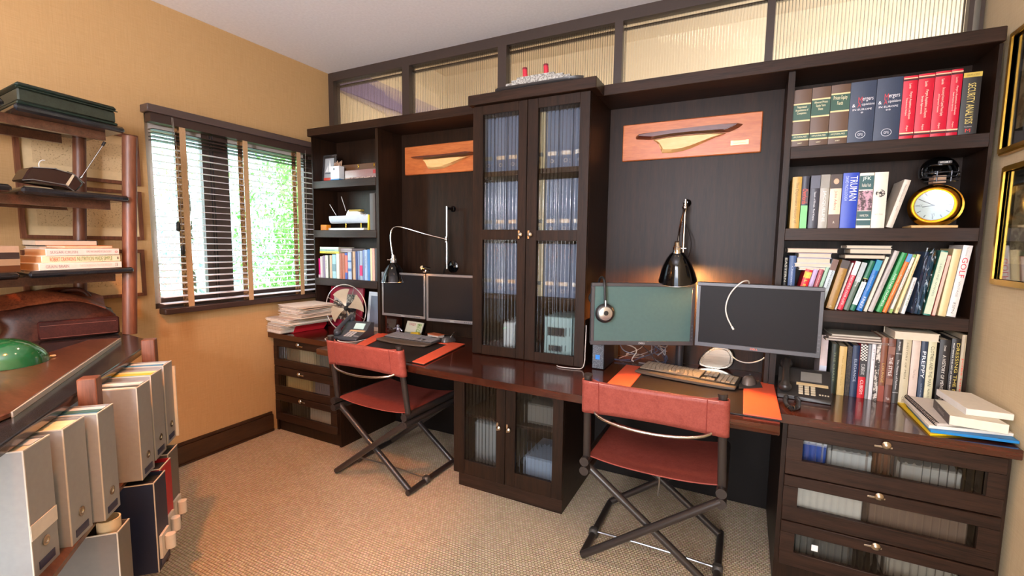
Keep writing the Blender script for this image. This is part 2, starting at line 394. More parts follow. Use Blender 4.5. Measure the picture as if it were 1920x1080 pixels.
# ------------------------------------------------------------------ garden outside the window
S(B().box(-16, -.16, -14, 12, -.6, -.5).build('ground', pattern('lawn', '6f9a45', '4d7a2f', 3)))
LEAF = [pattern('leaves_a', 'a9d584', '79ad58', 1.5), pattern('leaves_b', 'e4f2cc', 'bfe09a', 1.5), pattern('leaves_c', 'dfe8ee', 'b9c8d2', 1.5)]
def tree(x, y, h, r, n, mi, label):
    t = T('tree', label, 'tree', (x, y, -.5), group='trees outside the window')
    B().cyl((x, y, -.5), (x, y, h*.7), .10, 10, .05).build('trunk', pm('54402f', .9), t)
    b = B(); rnd = random.Random(int(x*100+y*7))
    for _ in range(n):
        while 1:
            q = Vector((rnd.uniform(-1, 1), rnd.uniform(-1, 1), rnd.uniform(-1, 1)))
            if .35 < q.length < 1: break
        c = Vector((x, y, h*.55)) + Vector((q.x*r, q.y*r, q.z*h*.55))
        M = Matrix.Translation(c) @ Euler((rnd.uniform(0, 6), rnd.uniform(0, 6), rnd.uniform(0, 6))).to_matrix().to_4x4()
        s = rnd.uniform(.03, .065)
        b._add([(-s, 0, 0), (0, -s*.45, s*.1), (s, 0, 0), (0, s*.45, s*.1)], [(0, 1, 2, 3)], M)
    b.build('foliage', LEAF[mi], t, smooth=False)
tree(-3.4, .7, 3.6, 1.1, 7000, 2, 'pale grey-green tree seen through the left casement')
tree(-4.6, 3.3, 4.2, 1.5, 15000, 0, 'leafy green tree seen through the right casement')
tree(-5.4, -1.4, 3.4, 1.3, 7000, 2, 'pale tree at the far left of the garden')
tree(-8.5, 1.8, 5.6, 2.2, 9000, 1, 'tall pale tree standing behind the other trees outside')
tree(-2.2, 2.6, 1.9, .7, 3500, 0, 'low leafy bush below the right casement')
# ------------------------------------------------------------------ built-in furniture
ZT, TT = .745, .036            # worktop height and thickness
SH = (1.866, 1.498, 1.131); ST = .055; YH = -.247
# worktop: one continuous board, deeper at the desks
wp = [(.004, -.586), (.725, -.600), (.735, -.772), (1.69, -.810), (2.5, -.824), (3.243, -.800), (3.252, -.640), (3.958, -.640), (3.958, -.001), (.004, -.001)]
tag(B().prism(wp, TT, Matrix.Translation((0, 0, ZT-TT)), bev=.003).build('worktop', TOPW), 'long polished dark mahogany worktop running over the cabinets', 'worktop')
tag(B().box(.093, 3.93, -.267, .028, 2.199, 2.255, bev=.003).build('cornice_board', WENGE_H), 'long dark wooden cornice board along the top of the cabinets', 'shelf')
def bookcase(label, x0, x1, u0, u1):
    t = T('bookcase', label, 'bookcase', ((x0+x1)/2, -.12, ZT))
    B().box(x0, x0+u0, YH, 0, ZT, 2.198).build('side_panel', WENGE, t); B().box(x1-u1, x1, YH, 0, ZT, 2.198).build('side_panel', WENGE, t)
    B().box(x0+u0, x1-u1, -.012, 0, ZT, 2.198).build('back_panel', WENGE, t)
    for z in SH: B().box(x0+u0, x1-u1, YH-.004, -.012, z-ST, z, bev=.002).build('shelf', WENGE_H, t)
bookcase('narrow dark open bookcase beside the window', .112, .779, .010, .025)
bookcase('dark open bookcase full of books at the right wall', 3.225, 3.93, .026, .012)
# drawer units with reeded glass fronts
def drawer_unit(label, x0, x1, yf, zl, xl, gl, knob, sidecol=WENGE):
    t = T('drawer_cabinet', label, 'cabinet', ((x0+x1)/2, yf/2, 0))
    c = B().box(x0, x0+.02, yf, -.001, .0, ZT-TT).box(x1-.02, x1, yf, -.001, .0, ZT-TT).box(x0+.02, x1-.02, -.02, -.001, 0, ZT-TT).box(x0+.02, x1-.02, yf+.03, -.02, .09, .11)
    c.box(x0+.02, x1-.02, yf+.012, yf+.03, 0, .10)
    for z in zl[1:-1]: c.box(x0+.02, x1-.02, yf+.03, -.02, z-.008, z+.002)
    c.build('carcass', WENGE, t)
    for i in range(3):
        z1, z0 = zl[i]-.002, zl[i+1]+.003; gx0, gx1, gz0, gz1 = gl[i]
        d = B().box(xl[0], xl[1], yf-.02, yf+.001, gz1, z1, bev=.002).box(xl[0], xl[1], yf-.02, yf+.001, z0, gz0, bev=.002)
        d.box(xl[0], gx0, yf-.02, yf+.001, gz0, gz1).box(gx1, xl[1], yf-.02, yf+.001, gz0, gz1)
        dr = d.build('drawer', WENGE_H, t)
        reeds(gx0, gx1, gz0, gz1, yf-.008, .008, .0235).build('glass_panel', REEDED, dr)
        kx, kz = knob[i]
        B().box(kx-.028, kx+.028, yf-.024, yf-.02, kz-.010, kz-.002, bev=.001).build('handle_plate', NICKEL, dr)
        B().lathe([(.005, 0), (.005, .012), (.013, .016), (.015, .024), (.009, .031), (0, .033)], 16, frame((kx+.004, yf-.02, kz+.008), (1, 0, 0), (0, 0, 1))).build('knob', NICKEL, dr)
    return t
YR_, YL_ = -.605, -.548
def G(q, y):                                     # glass corners measured from the photo, on plane y
    p = [P(u, v, 1, y) for u, v in q]
    return ((p[0].x+p[3].x)/2, (p[1].x+p[2].x)/2, (p[2].z+p[3].z)/2, (p[0].z+p[1].z)/2)
glR = [G(q, YR_-.01) for q in (((1505, 825), (1850, 882), (1847, 923), (1503, 867)), ((1495, 914), (1832, 983), (1828, 1023), (1494, 953)), ((1489, 1000), (1826, 1082), (1822, 1120), (1487, 1037)))]
zR = [ZT-TT-.004] + [ZA(v, 3.27, YR_-.02) for v in (887, 972, 1054)]
drawer_unit('dark three-drawer cabinet with reeded glass fronts at the right wall', 3.268, 3.945, YR_, zR, (3.284, 3.93), glR, [((g[0]+g[1])/2-.02, g[3]+.035) for g in glR])
glL = [G(q, YL_-.01) for q in (((521, 649), (620, 664), (619, 689), (523, 673)), ((525, 701), (620, 721), (621, 743), (524, 723)), ((527, 750), (623, 773), (622, 796), (528, 774)))]
zL = [ZT-TT-.004] + [ZA(v, .62, YL_-.02) for v in (706, 761, 815)]
drawer_unit('dark three-drawer cabinet with reeded glass fronts below the window', .022, .69, YL_, zL, (.04, .674), glL, [((g[0]+g[1])/2-.02, g[3]+.03) for g in glL])
# door helper
def door(parent, x0, x1, z0, z1, y, lights, th=.022):
    d = B(); gx0, gx1 = lights[0][0], lights[0][1]
    d.box(x0, gx0, y, y+th, z0, z1, bev=.0015).box(gx1, x1, y, y+th, z0, z1, bev=.0015)
    zs = [z1] + [q for l in lights for q in (l[3], l[2])] + [z0]
    for i in range(0, len(zs), 2): d.box(gx0, gx1, y, y+th, zs[i+1], zs[i], bev=.001)
    o = d.build('door', WENGE, parent)
    for l in lights: reeds(gx0, gx1, l[2], l[3], y+.012, .007, .0225).build('glass_panel', REEDED, o)
    return o
def pull(o, x, y, z, side):
    B().box(x-.006+side*.016, x+.006+side*.016, y-.006, y, z-.024, z+.024, bev=.0015).build('escutcheon', NICKEL, o)
    B().lathe([(.004, 0), (.004, .012), (.012, .016), (.013, .023), (.007, .029), (0, .030)], 16, frame((x, y, z), (1, 0, 0), (0, 0, 1))).build('knob', NICKEL, o)
# base cabinet under the tower
bc = T('base_cabinet', 'dark two-door base cabinet with reeded glass between the two desks', 'cabinet', (1.97, -.3, 0))
YL = -.579; bx0, bx1 = 1.635, 2.308
c = B().box(bx0, bx0+.022, YL+.023, -.001, .075, ZT-TT).box(bx1-.022, bx1, YL+.023, -.001, .075, ZT-TT).box(bx0+.022, bx1-.022, -.02, -.001, .075, ZT-TT).box(bx0+.022, bx1-.022, YL+.03, -.02, .078, .095).box(bx0+.022, bx1-.022, YL+.06, -.02, .40, .415)
c.build('carcass', WENGE, bc); B().box(bx0+.03, bx1-.001, YL+.012, -.01, 0, .078).build('plinth', WENGE_H, bc)
ql = [P(u, v, 1, YL) for u, v in ((871, 720), (931, 735), (929, 884), (869, 866))]; qr = [P(u, v, 1, YL) for u, v in ((967, 740), (1038, 748), (1033, 912), (964, 897))]
xm = P(947, 800, 1, YL).x
for q, xa, xb in ((ql, bx0, xm-.0015), (qr, xm+.0015, bx1)):
    gx0, gx1 = (q[0].x+q[3].x)/2, (q[1].x+q[2].x)/2
    o = door(bc, xa, xb, .08, ZT-TT-.004, YL, [(gx0, gx1, .165, .655)])
    pull(o, xm+(-.03 if xa == bx0 else .03), YL, P(950, 803, 1, YL).z, -1)
# tall glass-fronted cabinet standing on the worktop
tw = T('display_cabinet', 'tall dark cabinet with two reeded glass doors standing on the worktop', 'cabinet', (1.99, -.2, ZT))
YW = -.392; tx0, tx1 = 1.643, 2.346; tz1 = 2.198
c = B().box(tx0, tx0+.022, YW+.024, -.001, ZT, tz1).box(tx1-.022, tx1, YW+.024, -.001, ZT, tz1).box(tx0+.022, tx1-.022, -.02, -.001, ZT, tz1).box(tx0+.022, tx1-.022, YW+.024, -.02, ZT, ZT+.03)
c.build('carcass', WENGE, tw)
B().box(1.621, 2.381, -.414, -.268, 2.199, 2.256, bev=.003).build('top_board', WENGE_H, tw)
TS = [ZA(v, 2.0, -.36) for v in (316, 441, 556)]       # shelves behind the glass
for z in TS: B().box(tx0+.022, tx1-.022, -.345, -.02, z-.028, z).build('shelf', WENGE_H, tw)
xm = P(986, 430, 1, YW).x
def gl4(q): 
    p = [P(u, v, 1, YW) for u, v in q]; return (min(p[0].x, p[3].x)*.5+max(p[0].x, p[3].x)*.5, (p[1].x+p[2].x)/2, (p[2].z+p[3].z)/2, (p[0].z+p[1].z)/2)
la = gl4(((907, 216), (972, 206), (970, 431), (903, 430))); lb = gl4(((902, 450), (969, 449), (966, 654), (900, 646)))
ra = gl4(((1009, 201), (1087.8, 193), (1082, 432), (1006, 431))); rb = gl4(((1006, 451), (1081, 452), (1075, 669), (1003, 660)))
lb = (la[0], la[1])+lb[2:]; rb = (ra[0], ra[1])+rb[2:]
dl = door(tw, tx0, xm-.0015, ZT+.006, tz1-.003, YW, [la, lb]); dr_ = door(tw, xm+.0015, tx1, ZT+.006, tz1-.003, YW, [ra, rb])
kz = P(977, 440, 1, YW).z
pull(dl, xm-.026, YW, kz, -1); pull(dr_, xm+.034, YW, kz, -1)
# things inside the tower: lever arch files on three shelves
BLUEF = pm('5f6d88', .55); BEIGEF = pm('d3c29c', .6)
rows = [(SH_, SH_) for SH_ in TS]
def binder(x, y, z, w, h, d, mat, label, grp):
    t = T('lever_arch_file', label, 'binder', (x, y, z), group=grp)
    B().box(x, x+w, y, y+d, z, z+h, bev=.003).build('cover', mat, t)
    lz = z+h*.22
    B().box(x+w*.16, x+w*.84, y-.0015, y, lz, lz+.022).build('label_holder', pm('d9d9d6', .25, .7), t)
    B().lathe([(.011, 0), (.011, .002), (.007, .002), (.007, 0)], 14, frame((x+w/2, y-.0001, lz-.03), (1, 0, 0), (0, 0, 1)), cap=False).build('finger_ring', STEEL, t)
order = ['blue', 'blue', 'beige', 'beige', 'blue', 'blue']
names = ['first', 'second', 'third', 'fourth', 'fifth', 'sixth']
for r, z in enumerate(TS):
    top = [2.198, TS[0]-.028, TS[1]-.028][r]
    for k in range(8):
        w = .078; x = tx0+.03+k*.0805
        col = 'beige' if k in (3, 4) else 'blue'
        if r == 0 and k == 3: col = 'blue'
        binder(x, -.325, z+.0006, w-.002, min(.31, top-z-.02), .27, BLUEF if col == 'blue' else BEIGEF,
               '%s file, %s from the left on the %s shelf of the tall cabinet' % ({'blue': 'slate blue', 'beige': 'beige'}[col], names[k] if k < 6 else ['seventh', 'eighth'][k-6], ['top', 'middle', 'lower'][r]), 'files in the glass-fronted cabinet')
# router and storage box in the tower's lowest compartment
ro = T('router', 'upright white router with green light behind the left cabinet door', 'router', (1.88, -.27, ZT+.03))
q = P(948, 650, 1, -.30)
B().box(q.x-.03, q.x+.05, -.29, -.10, ZT+.0305, ZT+.19, bev=.012).build('body', pm('dfe6ea', .35), ro); B().box(q.x-.022, q.x-.018, -.2915, -.29, ZT+.15, ZT+.154).build('status_light', emit('green_led', '7dff9a', 2), ro)
sb = T('storage_box', 'pale blue-green storage box with dark slots behind the right cabinet door', 'box', (2.2, -.27, ZT+.03))
x0, x1 = P(1020, 640, 1, -.30).x, P(1072, 640, 1, -.30).x
B().box(x0, x1, -.30, -.08, ZT+.0305, ZT+.25, bev=.004).build('body', pm('a9c6c8', .5), sb)
B().box(x0+.02, x1-.04, -.3015, -.30, ZT+.14, ZT+.19).build('upper_slot', BLACKP, sb); B().box(x0+.03, x1-.06, -.3015, -.30, ZT+.05, ZT+.085).build('lower_slot', BLACKP, sb)
# contents seen through the reeded drawers and doors
def item(name, label, cat, x0, x1, y0, y1, z0, z1, col, trim=None, grp=None):
    t = T(name, label, cat, ((x0+x1)/2, (y0+y1)/2, z0), group=grp)
    B().box(x0, x1, y0, y1, z0, z1, bev=.003).build('body', pm(col, .6), t)
    B().box(x0-.0004, x1+.0004, y0-.0008, y1, z1-.012, z1+.0004).build('lid', pm(trim or col, .55), t)
ys = YR_+.06
def zfl(i): return max(zR[i+1]+.0028, .1108)
g = glR[0]; item('carton', 'blue and white carton at the left in the top right-hand drawer', 'box', g[0]+.0, g[0]+.09, ys, ys+.1, zfl(0), g[2]+.055, '2c56b5', 'e8e8ee')
item('envelope_box', 'low white box beside the blue carton in the top right-hand drawer', 'box', g[0]+.10, g[0]+.24, ys, ys+.1, zfl(0), g[2]+.035, 'd9dbd8')
item('tray', 'brown wooden tray in the middle of the top right-hand drawer', 'tray', g[0]+.26, g[0]+.31, ys+.05, ys+.15, zfl(0), g[2]+.05, '7a4a2c')
item('card_box', 'flat grey card box at the right of the top right-hand drawer', 'box', g[0]+.33, g[1]-.04, ys, ys+.14, zfl(0), g[2]+.03, 'b9b6ae')
g = glR[1]; item('paper_box', 'large white paper box filling half of the middle right-hand drawer', 'box', g[0]-.01, (g[0]+g[1])/2-.05, ys-.03, ys+.2, zfl(1), g[3]+.01, 'e6e0d4')
item('document_box', 'brown document box at the right of the middle right-hand drawer', 'box', (g[0]+g[1])/2-.03, g[1], ys, ys+.2, zfl(1), g[3]-.02, '8a6f5c')
g = glR[2]; item('archive_box', 'dark grey box with white tag in the bottom right-hand drawer', 'box', g[0], g[0]+.2, ys-.02, ys+.2, zfl(2), g[3]-.01, '5b5a56')
item('cable_box', 'pale box of leads at the right of the bottom right-hand drawer', 'box', g[0]+.32, g[1]-.02, ys, ys+.15, zfl(2), g[2]+.05, 'b5a998')
tag(B().box(glR[2][0]+.06, glR[2][0]+.082, YR_-.0195, YR_-.0185, glR[2][2]+.03, glR[2][2]+.055).build('price_sticker', WHITE), 'small white sticker on the glass of the bottom right-hand drawer', 'sticker')
ysl = YL_+.06
def zfk(i): return max(zL[i+1]+.0028, .1108)
g = glL[0]; item('file_box', 'tan row of index cards at the left of the top left-hand drawer', 'box', g[0], g[0]+.16, ysl, ysl+.1, zfk(0), g[3]-.005, '9a8566')
item('note_box', 'cream box in the middle of the top left-hand drawer', 'box', g[0]+.17, g[0]+.33, ysl-.02, ysl+.1, zfk(0), g[3]-.01, 'd6c6a0'); item('film_box', 'grey patterned box at the right of the top left-hand drawer', 'box', g[0]+.36, g[1], ysl-.01, ysl+.1, zfk(0), g[3]-.012, '7f8076')
g = glL[1]; item('letter_box', 'yellow cream box in the middle left-hand drawer', 'box', g[0]+.02, g[0]+.27, ysl-.02, ysl+.12, zfk(1), g[3]-.004, 'd8b878'); item('tape_box', 'mauve grey box at the right of the middle left-hand drawer', 'box', g[0]+.29, g[1], ysl, ysl+.12, zfk(1), g[3]-.01, '9d8a88')
g = glL[2]; item('tin', 'dark tin at the left of the bottom left-hand drawer', 'tin', g[0]+.03, g[0]+.2, ysl, ysl+.1, zfk(2), g[3]-.012, '5c5242'); item('shoe_box', 'cream and red box at the right of the bottom left-hand drawer', 'box', g[0]+.25, g[1], ysl-.02, ysl+.12, zfk(2), g[3]-.006, 'd2c3ac', 'a8584a')
item('file_stack', 'grey upright folders behind the left base cabinet door', 'folders', bx0+.06, xm-.06, -.44, -.2, .0955, .34, '9a9c9c'); item('parcel', 'pale blue and grey parcel behind the right base cabinet door', 'parcel', xm+.05, bx1-.06, -.46, -.2, .0955, .22, '9fb0c8')
item('tool_case', 'grey case with bright clasps on the upper shelf behind the base cabinet doors', 'case', xm+.05, bx1-.08, -.44, -.2, .4155, .52, '77736c')
# ------------------------------------------------------------------ director's chairs
def make_chair(label, x, y):
    t = T('director_chair', label, 'chair', (x, y, 0), group='red leather director chairs')
    wd = pm('2a2422', .32, 0, .5, .2); w, yr, yf = .275, -.215, .235
    def tb(name, a, b, r=.0165): B().cyl(a, b, r, 16).build(name, wd, t, world=False)
    tb('leg', (-w, yr+.02, .425), (w, yr+.02, .018)); tb('leg', (w, yr-.016, .425), (-w, yr-.016, .018))
    tb('leg', (-w, yf-.02, .425), (w, yf-.02, .018)); tb('leg', (w, yf+.016, .425), (-w, yf+.016, .018))
    for s in (-1, 1):
        tb('floor_rail', (s*w, yr-.005, .018), (s*w, yf+.005, .018), .0165)
        tb('side_rail', (s*w, yr-.03, .418), (s*w, yf+.02, .418), .0205)
        tb('seat_rail', (s*w, yr-.03, .460), (s*w, yf+.02, .460), .0205)
        p = B().cyl((s*w, yr+.01, .46), (s*.262, yr-.045, .852), .0165, 16).build('back_post', wd, t, world=False)
        B().cyl((s*.2619, yr-.0448, .850), (s*.2615, yr-.0462, .862), .0185, 16).build('cap', wd, p, world=False)
        B().box(s*w-.021, s*w+.021, -.075, -.035, .0, .045, bev=.008).build('clamp', pm('3b3835', .4), t, world=False)
    B().tube([(-w, -.055, .03), (0, -.055, .038), (w, -.055, .03)], .0045, sm=1).build('brace_rod', STEEL, t, world=False)
    B().tube([(0, .05, .23), (.005, .05, .30), (0, .05, .42)], .004).build('lock_rod', STEEL, t, world=False)
    arc = [(-.262, yr-.028, .715)] + [(-.235*math.cos(PI*k/8), yr-.035-.075*math.sin(PI*k/8), .705-.028*math.sin(PI*k/8)) for k in range(9)] + [(.262, yr-.028, .715)]
    B().tube(arc, .0062, 10, sm=1).build('back_arc', pm('b9b4ad', .25, 1.), t, world=False)
    # seat sling
    def seat(a, c):
        x_ = (a-.5)*2*w; e = abs(a-.5)*2
        return (x_, yr+.01+c*(yf-yr-.01), .480 - .022*(1-e**2.5) - .004*math.sin(c*9)*(1-e))
    st = B().grid(lambda a, c: seat(1-a, c), 20, 10, .005).build('seat', LEATHER, t, world=False)
    # back sling: one leather band looped round both posts
    zb, zt = .702, .836
    def post(z): 
        k = (z-.46)/(.852-.46); return .275+(.262-.275)*k, yr+.01-.055*k
    prof = []
    for k in range(13): 
        a = -PI/2 - PI*k/12; prof.append(('L', math.cos(a), math.sin(a)))
    def loop(z):
        px, py = post(z); r = .0235; pts = []
        # outer (towards the viewer) face, then round the right post, inner face, round the left post
        for k in range(9): pts.append((-px+2*px*k/8, py-r-.003*math.sin(PI*k/8)))
        for k in range(1, 8): a = -PI/2+PI*k/8; pts.append((px+r*math.cos(a), py+r*math.sin(a)))
        pts.append((px, py+r)); pts.append((px-.052, py-.012))
        for k in range(1, 8): pts.append((px-.052-2*(px-.052)*k/8, py-.013))
        pts.append((-px+.052, py-.012)); pts.append((-px, py+r))
        for k in range(1, 8): a = PI/2+PI*k/8; pts.append((-px+r*math.cos(a), py+r*math.sin(a)))
        return pts
    def tilt(z, x_): return z - .010*((x_/.27)**2)*(1 if z < .77 else -.3) 
    n = len(loop(zb)); lv = 7; vs = []; fs = []
    for j in range(lv+1):
        z = zb+(zt-zb)*j/lv
        for (x_, y_) in loop(z): vs.append((x_, y_, tilt(z, x_)))
    for j in range(lv):
        for k in range(n): fs.append((j*n+k, j*n+(k+1) % n, (j+1)*n+(k+1) % n, (j+1)*n+k))
    b = B(); b._add(vs, fs); bk = b.build('backrest', LEATHER, t, world=False, ang=60)
    md = bk.modifiers.new('thick', 'SOLIDIFY'); md.thickness = .003; md.offset = 0
    for s in (-1, 1):
        px, py = post(.77)
        B().tube([(s*(px-.055), post(z)[1]-.0262, tilt(z, .2)) for z in (zb+.001, .77, zt-.001)], .0022, 6).build('seam', pm('7d2f27', .5), bk, world=False)
        B().box(s*(px-.052)-.002, s*(px-.052)+.002, -.2, -.199, .5, .5001).bm.free()
    B().tube([(x_, post(zt)[1]-.0255, tilt(zt, x_)-.004) for x_ in (-.25, -.1, .1, .25)], .0012, 5).build('top_stitching', pm('c9847a', .6), bk, world=False)
    return t
ch = make_chair('red leather director chair at the right-hand desk, nearest the camera', 2.785, -.612)
c2 = copy_tree(ch); c2.location = (1.215, -.59, 0); c2.rotation_euler = (0, 0, math.radians(-1)); c2['label'] = 'red leather director chair at the left-hand desk, farther from the camera'

# ------------------------------------------------------------------ desk pads
def pad(label, q, inner, grp='red and black leather desk pads'):
    z = ZT+.0005; pts = [P(u, v, 2, ZT+.006) for u, v in q]
    t = T('desk_pad', label, 'desk pad', (sum(p.x for p in pts)/4, sum(p.y for p in pts)/4, z), group=grp)
    A, D, C, E_ = [Vector((p.x, min(p.y, -.228))) for p in pts]          # back-left, back-right, front-right, front-left
    def at(a, c): return (A*(1-a)+D*a)*(1-c)+(E_*(1-a)+C*a)*c
    r0, r1, bk = inner
    B().prism([at(0, 0), at(1, 0), at(1, 1), at(0, 1)], .004, Matrix.Translation((0, 0, z)), bev=.001).build('base', BLACKP, t)
    M = Matrix.Translation((0, 0, z+.004))
    B().prism([at(r0, bk), at(r1, bk), at(r1, .998), at(r0, .998)], .0012, M).build('writing_surface', fabric('black_leather', '1d1817', '2a2422', (30,)*3, (160,)*3, .35, .05), t)
    B().prism([at(0, 0), at(r0, 0), at(r0, 1), at(0, 1)], .006, M, bev=.002).build('side_rail', ORANGE, t); B().prism([at(r1, 0), at(1, 0), at(1, 1), at(r1, 1)], .006, M, bev=.002).build('side_rail', ORANGE, t)
    if bk > .01: B().prism([at(r0, .0), at(r1, 0), at(r1, bk), at(r0, bk)], .005, M, bev=.002).build('back_rail', ORANGE, t)
    return t
zp = ZT+.006
a_ = P(1177, 682, 2, zp); b_ = P(1449, 711, 2, zp)
pad('leather desk pad with orange-red side rails on the right-hand desk', ((1177, 682), (1449, 711), (1466, 788), (1122, 735)), (.155, .815, 0))
pad('orange-red framed desk pad under the keyboard on the left-hand desk', ((738, 618), (880, 643), (795, 683), (652, 655)), (.13, .86, .12))

# ------------------------------------------------------------------ monitors
def monitor(label, pl, pr, zb, zt, bez, frame_mat, scr, stand, logo_mat, grp, tilt=0):
    pl, pr = Vector(pl), Vector(pr); d = pr-pl; W = d.length; rz = math.atan2(d.y, d.x)
    t = T('monitor', label, 'monitor', (pl.x, pl.y, zb), rz, grp); h = zt-zb
    b = B().box(0, W, 0, .03, 0, h, bev=.006); b.box(W*.15, W*.85, .03, .055, h*.15, h*.85, bev=.01).build('housing', pm('232325', .45), t, world=False)
    fr = B().box(0, W, -.006, .002, 0, bez*1.25, bev=.002).box(0, W, -.006, .002, h-bez, h, bev=.002).box(0, bez, -.006, .002, bez, h-bez, bev=.002).box(W-bez, W, -.006, .002, bez, h-bez, bev=.002)
    f = fr.build('bezel', frame_mat, t, world=False)
    B().box(bez, W-bez, -.0022, .0, bez*1.25, h-bez).build('screen', scr, t, world=False)
    text(f, 'DELL', frame((W*.5, -.0066, bez*.62), (1, 0, 0), (0, 0, 1)), .032, .0085, logo_mat, 'logo', world=False)
    bt = B()
    for k in range(5): bt.box(W-bez*.75, W-bez*.35, -.0072, -.006, bez*1.6+k*.018, bez*1.6+k*.018+.006) if bez > .014 and stand != 'L' else bt.box(W*.72+k*.014, W*.72+k*.014+.008, -.0072, -.006, bez*.4, bez*.8)
    bt.build('buttons', pm('55555a', .4), f, world=False)
    if stand == 'L':
        B().box(W*.5-.03, W*.5+.03, .05, -pl.y-W*.5*math.sin(rz)-.004, h*.4, h*.6, bev=.003).build('wall_bracket', DARKP, t, world=False)
    elif stand == 'R':
        sx = W*.965; B().cyl((sx, .118, h*.62), (sx, .118, ZT-zb+.012), .02, 16).build('stand_column', pm('3a3b40', .3, .5), t, world=False)
        B().box(sx-.07, sx+.06, .085, .155, ZT-zb+.0008, ZT-zb+.012, bev=.004).build('stand_base', DARKP, t, world=False); B().box(W*.45, sx, .055, .118, h*.48, h*.56).build('stand_arm', DARKP, t, world=False)
    elif stand == 'A':
        B().box(.03, W*.5, .054, .07, h*.44, h*.52).build('stand_arm', DARKP, t, world=False)
    return t
GB = pm('48474a', .38, .2); GB2 = pm('8d8b8c', .3, .6)
SCR_REFL = pm('4b6562', .3, 0, .4); SCR2 = pm('1c1a1b', .45, 0, .12)  # teal paints the window reflection into the left wide screen's colour
orl = pm('e5673e', .4); wl = pm('d8d8d8', .4)
pl = Vector((XA(1107.5, -.50, 1.02), -.50)); pr = Vector((XA(1300.5, -.255, 1.02), -.255))
mR1 = monitor('left wide monitor on the right-hand desk, headphones over its corner', pl, pr, ZA(646, *pl), ZA(530, *pl), .017, GB, SCR_REFL, 'R', wl, 'monitors on the right-hand desk')
ql_, qr_ = Vector((XA(1304.5, -.325, 1.05), -.325)), Vector((XA(1541.5, -.33, 1.05), -.33))
mR2 = monitor('right wide monitor on the right-hand desk, white cable over its top', ql_, qr_, ZA(659, (ql_.x+qr_.x)/2, -.33), ZA(533.5, (ql_.x+qr_.x)/2, -.33), .0175, GB, SCR2, 'A', orl, 'monitors on the right-hand desk')
y1 = -.285
xl0, xl1, xl2 = XA(717, y1, 1.0), XA(798, y1, 1.0), XA(799.5, y1, 1.0)
mL1 = monitor('left small monitor on the left-hand desk, behind the bell-shaped lamp', (xl0, y1), (xl1, y1-.0), ZA(594.5, (xl0+xl1)/2, y1), ZA(511.5, (xl0+xl1)/2, y1), .014, GB2, SCREEN, 'L', wl, 'monitors on the left-hand desk')
mL2 = monitor('right small monitor on the left-hand desk, partly behind the tall cabinet', (xl2+.002, y1), (xl2+.40, y1+.03), ZA(601, xl2, y1), ZA(513, xl2, y1), .016, GB2, SCREEN, 'L', wl, 'monitors on the left-hand desk')
# clip lamp on top of the left pair
q = P(797, 512, 1, y1); t = T('clip_lamp', 'small black clip-on lamp between the tops of the two left monitors', 'lamp', (q.x, y1, q.z))
zc_ = q.z+.003
B().box(q.x-.012, q.x+.012, y1-.010, y1+.034, zc_, zc_+.010, bev=.002).build('clip', STEEL, t)
B().cyl((q.x-.012, y1-.015, zc_+.034), (q.x+.026, y1+.02, zc_+.022), .013, 14).build('head', BLACKG, t); B().lathe([(.013, 0), (.014, .004), (.010, .008), (.004, .006)], 14, frame((q.x-.012, y1-.015, zc_+.034), (0, 0, 1), (1, .9, 0))).build('cap', CHROME, t)
B().cyl((q.x+.004, y1+.002, zc_+.008), (q.x+.006, y1+.004, zc_+.025), .005, 8).build('neck', CHROME, t)

# ------------------------------------------------------------------ keyboards and mice
def keyboard(label, c, w, d, rz, keymat, bodymat, rest, grp):
    t = T('keyboard', label, 'keyboard', c, rz, grp)
    bd = B().grid(lambda a, b: ((a-.5)*w, (b-.5)*d, .011+.010*b), 2, 2, .0).bm; bd.free()
    B().prism([(-w/2, -d/2), (w/2, -d/2), (w/2, d/2), (-w/2, d/2)], .012, Matrix.Rotation(.06, 4, 'X') @ Matrix.Translation((0, 0, .005)), bev=.004).build('body', bodymat, t, world=False)
    if rest:
        q = [(-w*.5+w*k/14, -d/2-rest*(.75+.25*math.sin(PI*k/14))) for k in range(15)]
        B().prism(q+[(w/2, -d/2-.001), (-w/2, -d/2-.001)], .011, bev=.003).build('palm_rest', pm('5a5147', .4), t, world=False)
    k_ = B(); R_ = Matrix.Rotation(.06, 4, 'X') @ Matrix.Translation((0, 0, .0172))
    def key(x, y, kw, kd): k_.box(x+.001, x+kw-.001, y+.001, y+kd-.001, 0, .006, bev=.0012, M=R_, seg=1)
    u = w/23.2; kd = d*.82/6
    for r in range(6):
        y = -d*.42+r*kd
        if r == 0:
            for x, kw in ((0, 1.4), (1.4, 1.2), (2.6, 1.2), (3.8, 5.6), (9.4, 1.2), (10.6, 1.2), (11.8, 1.2), (13, 1.6)): key(-w/2+u*(.4+x), y, u*kw, kd)
        else:
            o = (0, 1.6, 1.3, 1, 0, 0)[r] if r < 5 else 0
            if o: key(-w/2+u*.4, y, u*o, kd)
            n = 13-int(o) if r < 5 else 14
            for i in range(n): key(-w/2+u*(.4+o+i), y, u*(1 if i < n-1 else 14.6-o-n+1), kd)
        for i in range(3):
            if r in (0, 3, 4, 5) or (r == 1 and i == 1): key(-w/2+u*(15.3+i), y, u, kd)
        if r < 5:
            for i in range(4): key(-w/2+u*(18.7+i), y, u, kd)
    k_.build('keys', keymat, t, world=False)
    return t
p = P(1290, 705, 2, ZT+.012); p2 = P(1385, 722, 2, ZT+.02); p1 = P(1202, 690, 2, ZT+.02)
rzk = math.atan2(p2.y-p1.y, p2.x-p1.x)
keyboard('black keyboard with curved palm rest on the right-hand desk pad', (p.x, p.y+.01, ZT+.0118), .475, .155, rzk, pm('8d8272', .4), pm('201e1d', .35), .05, 'keyboards')
pk = P(775, 637, 2, ZT+.012)
